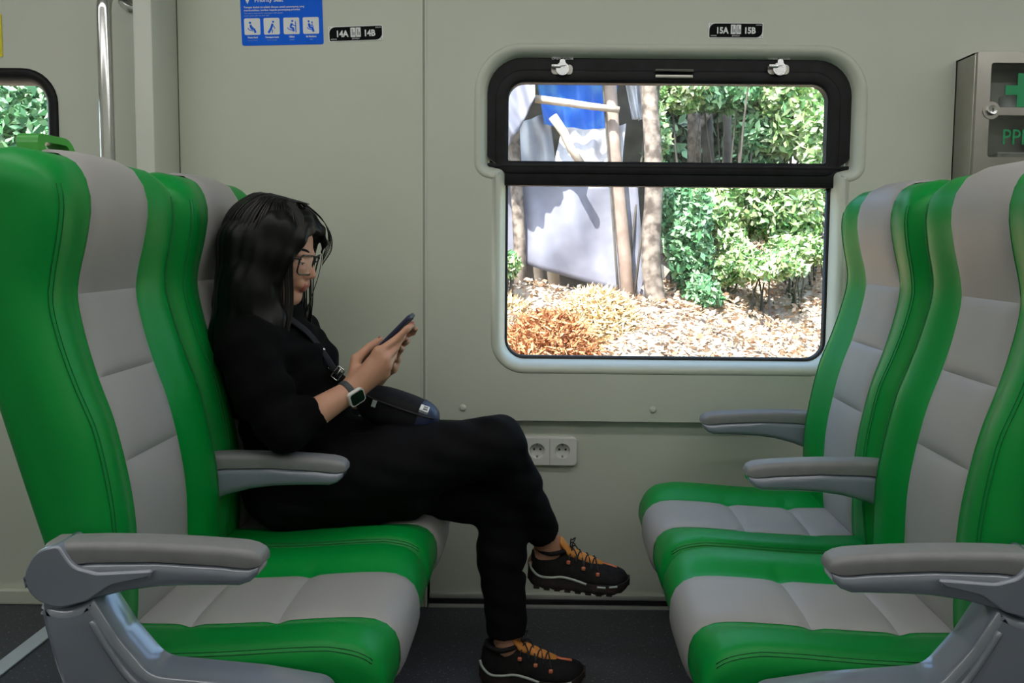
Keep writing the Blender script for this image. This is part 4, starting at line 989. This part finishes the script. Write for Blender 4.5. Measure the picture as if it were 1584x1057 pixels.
# ---- shoes
def shoe(M, wy):
    """heel at the origin, toe along +x, sole on z = 0; M places it"""
    L = .256
    hw = lambda x: np.interp(x, [0, .012, .04, .09, .15, .19, .225, .245, .256], [.018, .028, .034, .035, .043, .046, .042, .032, .014])
    cy = lambda x: np.interp(x, [0, .1, .2, .256], [0, 0, -.003*wy, .004*wy])
    tz = lambda x: np.interp(x, [0, .006, .03, .06, .085, .11, .15, .19, .225, .245, .256], [.085, .094, .096, .092, .098, .094, .079, .067, .061, .054, .042])
    bz = lambda x: np.interp(x, [0, .02, .17, .22, .256], [.030, .024, .022, .026, .034])
    xs_ = np.concatenate([[0, .003, .008, .015], np.linspace(.026, .232, 26), [.240, .247, .252, .2555]])
    def ring(x, grow=0.):
        w = hw(x)+grow; zt, zb = tz(x)+grow, bz(x)-.004; pts = []; h = zt-zb
        narrow = np.interp(x, [0, .05, .1, .16, .22, .256], [.80, .70, .52, .42, .50, .6])
        for a in np.linspace(0, pi, 17):
            cx_ = cos(a); s_ = sin(a)
            yy = w*np.sign(cx_)*abs(cx_)**.55; k_ = s_**.75
            yy *= 1-(1-narrow)*k_**2.2
            pts.append((x, cy(x)+yy, zb+h*k_))
        return pts
    def W_(vf): return xf(vf, M)
    root = mesh_obj('shoe', *W_(loft([ring(x) for x in xs_])), 'shoe_black', person, origin=PO)
    def sub(name, vf, mt, **k): q = mesh_obj(name, *W_(vf), mt, None, origin=PO, **k); q.parent = root; return q
    # sole with rockered toe and lugs
    rings = []
    for x in np.concatenate([[-.006, -.003, .004], np.linspace(.015, .24, 24), [.250, .257, .261]]):
        xx = np.clip(x, 0, L); w = hw(xx)+.0055; lo = np.interp(x, [-.006, .01, .05, .2, .235, .261], [.016, .003, .0, .0, .006, .024]); hi = np.interp(x, [-.006, .0, .03, .09, .16, .22, .261], [.052, .044, .030, .034, .026, .028, .040])
        if x < 0 or x > L: w *= .75
        lo += .0035*(int((x+.01)/.011) % 2) if .02 < x < .24 else 0
        rings.append([(x, cy(xx)+w*.92, lo), (x, cy(xx)+w, lo+.006), (x, cy(xx)+w*1.0, (lo+hi)/2), (x, cy(xx)+w*.96, hi), (x, cy(xx)-w*.96, hi), (x, cy(xx)-w*1.0, (lo+hi)/2), (x, cy(xx)-w, lo+.006), (x, cy(xx)-w*.92, lo)])
    sub('sole', loft(rings), 'shoe_sole', sharp=50)
    g = G()
    for k_ in range(8):
        x = .02+.027*k_; lo = np.interp(x, [0, .2, .235, .261], [0, 0, .006, .02])
        for s in (-1, 1): g.add(box(x-.008, x+.008, cy(x)+s*hw(x)*.9-.006, cy(x)+s*hw(x)*.9+.006, lo-.004, lo+.006, .0015, 1))
    sub('lug', (g.v, g.f), 'shoe_sole', smooth=False)['kind'] = 'stuff'
    g = G()
    def side(pts, r):
        for s in (-1, 1):
            P = [(x, cy(np.clip(x, 0, L))+s*(hw(np.clip(x, 0, L))+.0052), z) for x, z in pts]; g.add(tube(smooth_path(P, 5), r, 6))
    side([(-.003, .062), (.004, .046), (.025, .033), (.055, .033), (.085, .037), (.120, .033), (.148, .026)], .0032)
    side([(.176, .022), (.198, .022)], .0030); side([(.207, .024), (.228, .028)], .0028)
    sub('midsole_line', (g.v, g.f), 'shoe_mint')['kind'] = 'stuff'
    # tongue, laces, eyelets
    rings = []
    for x, z, w in ((.072, .128, .018), (.080, .122, .021), (.095, .1035, .021), (.115, .0955, .020), (.14, .0865, .018), (.165, .0775, .016), (.188, .0690, .012)):
        rings.append([(x, cy(x)+w*cos(a), z-.010+(.0125*sin(a))) for a in np.linspace(0, 2*pi, 13)[:-1]])
    sub('tongue', loft(rings), 'shoe_orange')
    P = [(x, cy(x), tz(x)+.0006) for x in (.186, .2, .212, .226)]
    sub('toe_stripe', tube(P, .0055, 6, flat=.35, up=(0, 0, 1)), 'shoe_coral')
    g = G(); ge = G(); xl = (.098, .118, .138, .158, .176)
    for i, x in enumerate(xl):
        w = hw(x)*np.interp(x, [.09, .18], [.62, .56])
        for s in (-1, 1):
            if i % 2 == 0: ge.add(box(x-.005, x+.005, cy(x)+s*(w+.010)-.004, cy(x)+s*(w+.010)+.004, tz(x)-.026, tz(x)-.017, .002, 1))
        if i+1 < len(xl):
            x2 = xl[i+1]; w2 = hw(x2)*.56
            for s in (-1, 1): g.add(tube(smooth_path([(x, cy(x)+s*(w+.008), tz(x)-.016), (x*.7+x2*.3, cy(x)+s*w*.5, tz(x)+.003), ((x+x2)/2, cy(x), tz((x+x2)/2)+.005), (x*.3+x2*.7, cy(x)-s*w2*.5, tz(x2)+.003), (x2, cy(x2)-s*(w2+.008), tz(x2)-.016)], 4), .0019, 6))
    for s in (-1, 1):
        g.add(tube(smooth_path([(.100, 0, .104), (.100, s*.016, .118), (.104, s*.030, .128 if s < 0 else .112), (.112, s*.024, .120), (.104, s*.006, .106)], 5), .0017, 6))
        g.add(tube(smooth_path([(.100, 0, .104), (.112, s*.018, .102), (.122, s*.030, .086)], 5), .0017, 6))
    sub('laces', (g.v, g.f), 'lace')['kind'] = 'stuff'; sub('eyelet', (ge.v, ge.f), 'shoe_coral', smooth=False)['kind'] = 'stuff'
    P = [(np.clip(x, 0, 1), y, z) for x, y, z in [(.010+.0415*(1-cos(a)), .031*sin(a), np.interp(.010+.0415*(1-cos(a)), [0, .05, .1], [.098, .092, .100])) for a in np.linspace(0, 2*pi, 25)]]
    sub('collar_padding', tube(P, .0062, 8), 'shoe_black')
    sub('heel_tab', box(.0, .006, -.008, .008, .085, .104, .002), 'shoe_orange', smooth=False) if False else None
    return root
tag(shoe(Matrix.Translation((-.156, 1.945, .004)) @ Matrix.Rotation(radians(-4), 4, 'Z'), 1), 'black and orange trail shoe planted on the floor')
tag(shoe(Matrix.Translation((-.040, 2.045, .216)) @ Matrix.Rotation(radians(3.5), 4, 'Y') @ Matrix.Rotation(radians(-3), 4, 'Z'), -1), 'black and orange trail shoe of the raised foot')

# ---- watch on the right wrist
e, w = EL['r'], WR['r']; ax = (w-e)/np.linalg.norm(w-e); c = w-ax*.012
n1 = np.array([.66, -.70, -.22]); n1 -= ax*(n1@ax); n1 /= np.linalg.norm(n1); n2 = np.cross(ax, n1)
WM = Matrix(((n1[0], n2[0], ax[0], c[0]), (n1[1], n2[1], ax[1], c[1]), (n1[2], n2[2], ax[2], c[2]), (0, 0, 0, 1)))
rings = []
for k in range(37):
    a = 2*pi*k/36; r0, r1 = .0275, .0300
    rings.append([(r*cos(a), r*sin(a), h) for r, h in ((r0, -.010), (r1, -.009), (r1+.0005, 0), (r1, .009), (r0, .010))])
wt = mesh_obj('wrist_watch', *xf(loft(rings, caps=False), WM), 'watch_strap', person, origin=PO)
yz = rrect(-.0175, .0175, -.0205, .0205, .008, 5)
def yzplate(o, x0, x1): v, f = plate(o, [], x0, x1); return [(p[1], p[0], p[2]) for p in v], f
q = mesh_obj('watch_case', *xf(yzplate(yz, .0275, .0375), WM), 'socket_white', None, sharp=40, origin=PO); q.parent = wt
q = mesh_obj('watch_screen', *xf(yzplate(rrect(-.0145, .0145, -.0175, .0175, .0065, 5), .037, .0392), WM), 'watch_glass', None, sharp=40, origin=PO); q.parent = wt

# ================================================================== PHONE, BAG
PM = Matrix(((0, PHU[0], PHN[0], PHC[0]), (1, PHU[1], PHN[1], PHC[1]), (0, PHU[2], PHN[2], PHC[2]), (0, 0, 0, 1)))
def xyplate(o, z0, z1): v, f = plate(o, [], z0, z1); return [(p[0], p[2], p[1]) for p in v], f
PL, PWD = .074, .036
pr = empty('smartphone', PHC); tag(pr, 'dark navy smartphone held up in both hands of the woman', 'phone')
out = rrect(-PWD, PWD, -PL, PL, .010, 5)
v, f = rim(out, [(-.004, -.0055), (-.001, -.005), (0, -.003), (0, .003), (-.001, .0045), (-.002, .005)])
v = [(p[0], p[2], p[1]) for p in v]
g = G().add((v, f)).add(xyplate(offset(out, -.0038), -.0056, .004))
mesh_obj('case', *xf((g.v, g.f), PM), 'phone_navy', pr, sharp=50, origin=PHC)
mesh_obj('screen', *xf(xyplate(offset(out, -.0035), .0035, .0046), PM), 'phone_screen', pr, smooth=False, origin=PHC)
mesh_obj('camera_bump', *xf(xyplate(rrect(.008, .030, .040, .066, .005, 4), -.0075, -.005), PM), 'glasses_black', pr, smooth=False, origin=PHC)

BC = np.array([-.368, 1.950, .688]); br = empty('waist_bag', BC-[0, 0, .05]); BO = BC-[0, 0, .05]
tag(br, 'small black and navy crossbody bag resting on her lap', 'bag')
BM = Matrix.Translation(BC) @ Matrix.Rotation(radians(19), 4, 'Y')
def super_ell(r, e1, e2, n=36, m_=20, lim=None):
    sg = lambda v, e: np.sign(v)*abs(v)**e
    rings = []
    for t in np.linspace(-pi/2+.03, pi/2-.03, m_):
        rings.append([(r[0]*sg(cos(t), e1)*sg(cos(p), e2), r[1]*sg(cos(t), e1)*sg(sin(p), e2), r[2]*sg(sin(t), e1)) for p in np.linspace(0, 2*pi, n+1)[:-1]])
    return loft(rings)
mesh_obj('pouch', *xf(super_ell((.104, .052, .050), .75, .7), BM), 'bag_black', br, origin=BO)
def band(x0, x1, grow):
    rings = []
    for x in np.linspace(x0, x1, 12):
        k = (1-(abs(x)/.104)**(2/.7))**(.5*.7) if abs(x) < .104 else .0
        rings.append([(x, (.052+grow)*k*np.sign(cos(p))*abs(cos(p))**.75, (.050+grow)*k*np.sign(sin(p))*abs(sin(p))**.75) for p in np.linspace(0, 2*pi, 29)[:-1]])
    return loft(rings, caps=False)
mesh_obj('end_panel', *xf(band(.052, .1025, .0022), BM), 'bag_navy', br, origin=BO)
P = [( .098*cos(a)*1.0, -.053, .018+.022*sin(a)) for a in np.linspace(pi*.95, pi*.05, 14)]
mesh_obj('zip', *xf(tube([(x, -.0525*max(.2, (1-(abs(x)/.104)**2.86))**.35-.0005, .022) for x in np.linspace(-.09, .09, 22)], .0022, 6), BM), 'rubber', br, origin=BO)
mesh_obj('zip_pull', *xf(box(-.062, -.050, -.056, -.052, .004, .022, .001), BM), 'silver', br, smooth=False, origin=BO)
lg = at(650, 616, 1.905)
LM = Matrix.Translation(Vector(lg)) @ Matrix.Rotation(radians(58), 4, 'Y') @ Matrix.Rotation(radians(20), 4, 'Z')
LM = Matrix.Translation(BM @ Vector((.062, -.0400, .0360))) @ Matrix.Rotation(radians(19), 4, 'Y') @ Matrix.Rotation(radians(-52), 4, 'X')
g = G()
for a in ((rrect(-.011, .011, -.009, .009, .001, 2), [rrect(-.003, .008, -.0055, .0005, .0008, 2), rrect(-.003, .008, .0025, .0062, .0008, 2)]),): g.add(plate(a[0], a[1], -.006, .004))
mesh_obj('logo', *xf((g.v, g.f), LM), 'sign_white', br, smooth=False, origin=BO)
sp_ = smooth_path([BM @ Vector((-.095, 0, .012)), (-.490, 1.935, .762), (-.522, 1.925, .800), (-.545, 1.920, .838), (-.580, 1.895, .895), (-.640, 1.870, .938), (-.700, 1.850, .930), (-.755, 1.86, .87)], 5)
mesh_obj('strap', *tube(sp_, .0145, 8, flat=.16, up=(.6, -.2, .6)), 'bag_black', br, origin=BO)
q = np.array([-.510, 1.918, .788])
BK = Matrix.Translation(q) @ Matrix.Rotation(radians(38), 4, 'Y')
g = G(); Lp = [(x, 0, z) for x, z in rrect(-.010, .010, -.016, .016, .004, 4)]; g.add(tube(Lp+[Lp[0], Lp[1]], .0020, 6, caps=False)).add(tube([(0, 0, -.016), (0, 0, .016)], .0018, 6))
mesh_obj('buckle', *xf((g.v, g.f), BK), 'silver', br, origin=BO)

# ================================================================== OUTSIDE, BEYOND THE GLASS
rng = np.random.default_rng(11)
def ground_z(x, y):
    b = np.interp(y, [2.6, 3.4, 4.4, 6.0, 7.5, 9, 12, 18], [-1.0, -.55, .33, .72, 1.15, 1.5, 2.1, 3.0])
    b = b-.55*np.clip((y-5.95)/.2, 0, 1)*np.clip((8.2-y)/.5, 0, 1)*np.clip((x+.9)/.2, 0, 1)*np.clip((.72-x)/.15, 0, 1)
    return b+.05*np.sin(2.1*x+1.3*y)+.04*np.sin(4.7*x-2.9*y)+.03*np.sin(9*x+7*y)
xs = np.linspace(-13, 13, 130); ys = np.linspace(2.6, 18, 80)
V = [(x, y, float(ground_z(x, y))) for y in ys for x in xs]; n = len(xs)
Fq = [[j*n+i, j*n+i+1, (j+1)*n+i+1, (j+1)*n+i] for j in range(len(ys)-1) for i in range(n-1)]
tag(mesh_obj('ground', V, Fq, 'soil'), 'sunlit earth bank rising beside the track', kind='structure')
def leaf_cloud(name, P, size, mt, parent, origin, flat=0., aspect=.45):
    """one quad leaf at each point"""
    k = len(P); d = rng.normal(size=(k, 3)); d[:, 2] *= (1-flat); d /= np.linalg.norm(d, axis=1)[:, None]
    u = rng.normal(size=(k, 3)); 
    if flat: u[:, 2] *= (1-flat)
    u -= d*np.sum(u*d, axis=1)[:, None]; u /= np.linalg.norm(u, axis=1)[:, None]
    s = size*rng.uniform(.6, 1.35, k)[:, None]; nn = np.cross(d, u)
    V = np.stack([P-d*s, P+u*s*aspect+nn*s*.12, P+d*s, P-u*s*aspect+nn*s*.12], 1).reshape(-1, 3)
    Fq = np.arange(4*k).reshape(k, 4)
    o = fast_obj(name, V, Fq, mt, parent, origin); o['kind'] = 'stuff'; return o
def bush(c, r, k, size, mt, label, name='bush', group='bushes on the bank', stems=4, cat='bush'):
    k = int(k*1.8); c = np.array(c, float); r = np.array(r, float); base = np.array([c[0], c[1], float(ground_z(c[0], c[1]))-.05])
    R = empty(name, base); tag(R, label, cat, group)
    lob = rng.normal(size=(14, 3)); lob /= np.linalg.norm(lob, axis=1)[:, None]; lob = lob*rng.uniform(.3, .75, 14)[:, None]
    q = rng.normal(size=(k, 3)); q /= np.linalg.norm(q, axis=1)[:, None]; q *= rng.uniform(.55, 1., k)[:, None]*.5
    P = c+(lob[rng.integers(0, 14, k)]+q)*r
    P = P[P[:, 2] > ground_z(P[:, 0], P[:, 1])]
    leaf_cloud('foliage', P, size*.72, mt, R, base)
    g = G()
    for i in range(stems):
        t = c+rng.normal(size=3)*r*.35; a = base+np.array([rng.normal()*.06, rng.normal()*.06, 0])
        g.add(tube(smooth_path([a, (a+t)/2+rng.normal(size=3)*r*.08, t], 4), np.linspace(.013, .005, 9)*max(.8, r[2]), 6))
    g.build('stem', 'bark_dark', R, origin=base); return R
def trunk(p0, p1, r0, r1, mt, label, name='tree', cat='tree', group='trees on the bank', branches=2):
    p0, p1 = np.array(p0, float), np.array(p1, float)
    R = empty(name, p0); tag(R, label, cat, group)
    mid = [p0+(p1-p0)*t+rng.normal(size=3)*r0*.35*(0 < t < 1) for t in (0, .25, .5, .75, 1)]
    path = smooth_path(mid, 5); mesh_obj('trunk', *tube(path, list(np.linspace(r0, r1, len(path))), 10), mt, R, origin=p0)
    for i in range(branches):
        s = path[int(len(path)*(.6+.25*i))]; e = s+np.array([rng.choice([-1, 1])*.6, .1, .6])
        mesh_obj('branch', *tube(smooth_path([s, (s+e)/2+[0, 0, .1], e], 4), np.linspace(r1*.7, r1*.3, 9), 7), mt, R, origin=p0)
    return R
# dry leaves on the bank
k = 100000; y = 3.5+rng.random(k)**1.3*5.5; x = rng.uniform(-6, 6, k)
m_ = ~((y > 5.9) & (y < 8.3) & (x > -.9) & (x < .75)); x, y = x[m_], y[m_]; k = len(x)
leaf_cloud('leaf_litter', np.stack([x, y, ground_z(x, y)+.015+rng.random(k)*.05], 1), .026, 'dead_leaf', None, (0, 0, 0), flat=.55)
tag(bpy.data.objects['leaf_litter'], 'pale dry leaves strewn over the bank', 'leaf litter')
# heap of red-brown hay, pale straw beside it
def heap(name, c, r, k, mt, label):
    c = np.array(c, float); q = rng.normal(size=(k, 3)); q /= np.linalg.norm(q, axis=1)[:, None]; q[:, 2] = abs(q[:, 2])
    P = c+q*np.array(r)*rng.uniform(.8, 1.02, k)[:, None]
    o = leaf_cloud(name, P, .07, mt, None, (0, 0, 0), flat=.2, aspect=.12); tag(o, label, 'straw')
c = at(850, 545, 4.7); heap('hay_heap', (c[0], c[1], ground_z(c[0], c[1])-.08), (.31, .30, .38), 8000, 'hay', 'heap of red-brown dry fronds below the grey tarp')
c = at(925, 500, 5.2); heap('straw_heap', (c[0], c[1], ground_z(c[0], c[1])-.10), (.28, .30, .33), 7000, 'hay_pale', 'heap of pale yellow straw beside the red-brown fronds')
c = at(800, 470, 5.6); heap('straw_heap', (c[0]-.1, c[1], ground_z(c[0], c[1])-.16), (.26, .3, .20), 3500, 'hay_pale', 'low pale straw under the left end of the tarp')

# the shack: posts, tarps, poles
def post(a, b, ra, rb, label, mt='timber', name='timber_post', cat='post', group='posts of the shack'):
    R = mesh_obj(name, *tube([a, a+(b-a)*.33+[.01, 0, 0], a+(b-a)*.66-[.008, 0, 0], b], [ra, (2*ra+rb)/3, (ra+2*rb)/3, rb], 10), mt)
    tag(R, label, cat, group); return R
SY = 6.0
post(at(978, 545, SY)-[0, 0, .1], at(938, 60, SY), .055, .050, 'tall pinkish timber post in front of the grey tarp')
post(at(806, 470, SY+.1)-[0, 0, .2], at(792, 60, SY+.1), .05, .045, 'grey timber post at the left edge of the shack', 'bark')
post(at(860, 470, SY+.5)-[0, 0, .2], at(856, 380, SY+.5), .05, .05, 'short thick post in the dark gap under the tarp', 'timber_pale')
post(at(835, 450, SY+.7)-[0, 0, .2], at(833, 380, SY+.7), .04, .04, 'thin short post deep under the tarp', 'timber_pale')
post(at(828, 153, SY-.12), at(958, 170, SY-.12), .030, .024, 'pale bamboo pole lashed level under the blue tarp', 'timber_pale', 'bamboo_pole', 'pole', 'poles of the shack')
post(at(855, 180, SY-.1), at(900, 255, SY-.1), .035, .03, 'slanting pale pole below the blue tarp', 'timber_pale', 'bamboo_pole', 'pole', 'poles of the shack')
post(at(1030, 415, SY-.2), at(1003, 452, SY-.2), .045, .045, 'short pale board leaning at the tarp corner', 'timber_pale', 'leaning_board', 'board', None) if False else None
b0, b1 = at(1028, 412, SY-.2), at(1000, 452, SY-.2)
tag(mesh_obj('leaning_board', *tube([b0, (b0+b1)/2, b1], .05, 4, flat=.3, up=(0, 1, 0)), 'timber_pale', smooth=False), 'short pale board leaning at the tarp corner', 'board')
def tarp(name, corners, mt, label, nu=28, nv=18, sag=.05, th=.006, y_curl=0.):
    """cloth between four corners (tl, tr, br, bl), wavy, with thickness"""
    tl, tr, br, bl = corners; V = []
    for side in (0, 1):
        for j in range(nv+1):
            for i in range(nu+1):
                u, v = i/nu, j/nv
                p = (tl*(1-u)+tr*u)*(1-v)+(bl*(1-u)+br*u)*v
                w = .030*sin(9*u+2*v)*v+.018*sin(23*u-3*v)+.015*sin(5*v+11*u*u)
                p = p+np.array([0, w+side*th, -sag*sin(pi*u)*(1-v)*.6-sag*sin(pi*u)*v*.3]); V.append(p)
    m_ = nu+1; k = m_*(nv+1); F = []
    for s in (0, 1):
        for j in range(nv):
            for i in range(nu):
                q = [s*k+j*m_+i, s*k+j*m_+i+1, s*k+(j+1)*m_+i+1, s*k+(j+1)*m_+i]; F.append(q if s == 0 else q[::-1])
    bd = [j*m_ for j in range(nv+1)]+[nv*m_+i for i in range(1, m_)]+[j*m_+nu for j in range(nv-1, -1, -1)]+[i for i in range(nu-1, 0, -1)]
    for a, b in zip(bd, bd[1:]+bd[:1]): F.append([a, b, b+k, a+k])
    o = mesh_obj(name, V, F, mt); tag(o, label, 'tarp', 'tarps of the shack'); return o
tarp('grey_tarp', [at(775, 272, SY+.15), at(985, 283, SY+.15), at(1002, 462, SY+.1), at(762, 392, SY+.15)], 'tarp_grey', 'pale grey tarp hung as a wall of the shack')
tarp('blue_tarp', [at(826, 100, SY+.3), at(958, 105, SY+.3), at(948, 212, SY+.25), at(842, 192, SY+.25)], 'tarp_blue', 'bright blue tarp under the shack roof')
tarp('white_sheet', [at(870, 195, SY+.1), at(968, 192, SY+.1), at(962, 262, SY+.05), at(855, 262, SY+.05)], 'tarp_white', 'white sheet hanging below the blue tarp')
tarp('white_sheet', [at(780, 190, SY+.4), at(850, 170, SY+.4), at(862, 272, SY+.35), at(776, 272, SY+.35)], 'tarp_white', 'off-white sheet at the left end of the shack')
tarp('roof_sheet', [at(700, 118, SY-.2), at(826, 60, SY-.2), at(828, 150, SY-.3), at(782, 235, SY-.25)], 'tarp_grey', 'grey sheet drooping from the left end of the shack roof')
tarp('pale_tarp', [at(960, 90, SY+.2), at(992, 90, SY+.2), at(1000, 180, SY+.15), at(978, 185, SY+.15)], 'tarp_white', 'narrow pale strip of sheet beside the tall post')
tarp('roof_canvas', [at(640, -60, SY+2.0), at(990, -60, SY+2.0), at(1000, 60, SY-.3), at(640, 60, SY-.3)], 'tarp_grey', 'grey canvas roof over the shack')
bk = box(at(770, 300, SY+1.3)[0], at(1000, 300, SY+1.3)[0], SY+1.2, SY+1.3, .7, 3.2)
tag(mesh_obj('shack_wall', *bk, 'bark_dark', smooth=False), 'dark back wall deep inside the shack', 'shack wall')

# trunks
trunk(at(1032, 520, 5.7)-[0, 0, .1], at(995, 40, 5.8), .075, .055, 'bark', 'rough grey-brown tree trunk right of the shack', branches=0)
trunk(at(1073, 400, 7.4)-[0, 0, .3], at(1072, 30, 7.4), .075, .055, 'bark', 'straight thin trunk in the dark gap between the bushes')
trunk(at(1108, 400, 7.6)-[0, 0, .3], at(1088, 30, 7.6), .06, .05, 'bark_dark', 'leaning dark trunk beside the straight thin one')
trunk(at(1128, 400, 8.2)-[0, 0, .3], at(1124, 30, 8.2), .05, .04, 'bark_dark', 'thin dark trunk farthest back in the gap')
trunk(at(1260, 300, 8.6)-[0, 0, .6], at(1270, 30, 8.6), .08, .06, 'bark', 'trunk behind the bushes at the right of the window')
# added canopy overhead, out of the window's view, that shades the gap between the bushes
bush((.55, 6.0, 4.3), (1.0, .8, .6), 2600, .13, 'leaf_mid', 'unseen leafy crown added for shade high over the shack', 'tree', 'added shade crowns', 3, 'tree')
bush((1.5, 6.5, 4.6), (.9, .9, .7), 2600, .13, 'leaf_mid', 'unseen leafy crown added to shade the dark gap', 'tree', 'added shade crowns', 3, 'tree')
# bushes in view
def bp(px, py, Y, rpx, rpy, ry, k, size, mt, label, **kw):
    c = at(px, py, Y); s = Y/FPX; bush(c, (rpx*s, ry, rpy*s), k, size, mt, label, **kw)
bp(1070, 380, 5.9, 34, 95, .28, 2600, .045, 'leaf_mid', 'upright mid-green bush right of the rough trunk')
bp(1040, 330, 6.3, 34, 60, .25, 1500, .045, 'leaf_mid', 'small bush behind the rough trunk')
bp(1130, 320, 6.4, 60, 55, .35, 2600, .05, 'leaf_bright', 'sunlit bush in the middle of the right half of the window')
bp(1220, 320, 6.2, 80, 60, .4, 3200, .05, 'leaf_bright', 'sunlit yellow-green bush low at the right of the window')
bp(1225, 170, 6.8, 75, 85, .4, 4200, .060, 'leaf_bright', 'tall sunlit bush high at the right of the window')
bp(1170, 200, 7.0, 55, 70, .4, 2600, .060, 'leaf_mid', 'mid-green bush beside the dark gap')
bp(1050, 150, 6.6, 55, 26, .3, 1500, .055, 'leaf_bright', 'spray of bright leaves hanging above the dark gap')
bp(1120, 150, 6.7, 45, 30, .3, 1200, .055, 'leaf_mid', 'leafy spray above the dark trunks')
bp(1015, 210, 6.4, 22, 60, .2, 900, .050, 'leaf_bright', 'light green creeper along the rough trunk')
bp(1130, 400, 5.9, 45, 45, .3, 1500, .04, 'leaf_bright', 'feathery bush between the upright bush and the low plants')
bp(1240, 395, 5.9, 55, 35, .3, 1300, .04, 'leaf_bright', 'sparse yellow-green plants low at the right edge')
bp(1180, 410, 5.6, 60, 26, .3, 1300, .040, 'leaf_bright', 'low sparse plants among the dry leaves')
bp(1085, 450, 5.6, 30, 30, .2, 700, .040, 'leaf_mid', 'small plant at the foot of the upright bush')
bp(1270, 230, 6.4, 40, 70, .3, 1800, .055, 'leaf_bright', 'leafy bush at the right edge of the window')
bp(790, 410, 5.6, 22, 22, .2, 500, .040, 'leaf_bright', 'small weed by the left end of the tarp')
# wood behind, its shade put into the dark leaf colour
for i, X in enumerate(np.linspace(-9.5, 9.5, 12)):
    bush((X, 10.3+.5*(i % 2), 3.0), (1.25, .8, 1.9), 2600, .16, 'leaf_shaded', 'dark tree in the wood behind the bank, %s from the left' % ('first', 'second', 'third', 'fourth', 'fifth', 'sixth', 'seventh', 'eighth', 'ninth', 'tenth', 'eleventh', 'twelfth')[i], 'dark_tree', 'dark trees behind the bank', 5, 'tree')
# bushes seen through the small left window, and beyond the frame on both sides
bush((-3.75, 5.9, 1.15), (.5, .4, .42), 2600, .06, 'leaf_bright', 'bright green bush seen through the small left window')
bush((-4.4, 6.8, 1.9), (.8, .5, .6), 3000, .07, 'leaf_mid', 'taller bush behind the bright one at the left window')
bush((-5.2, 5.6, 1.3), (.8, .5, .7), 2600, .08, 'leaf_bright', 'bush at the far left of the bank')
for i, X in enumerate((-2.4, -1.4, 2.9, 3.9, 5.0)):
    bush((X, 6.6, 1.6), (.7, .5, .9), 2600, .07, 'leaf_bright' if i % 2 else 'leaf_mid', ('bush farthest left of the shack', 'bush just left of the shack', 'bush just right of the window view', 'second bush right of the window view', 'bush farthest right on the bank')[i], group='bushes beside the view')
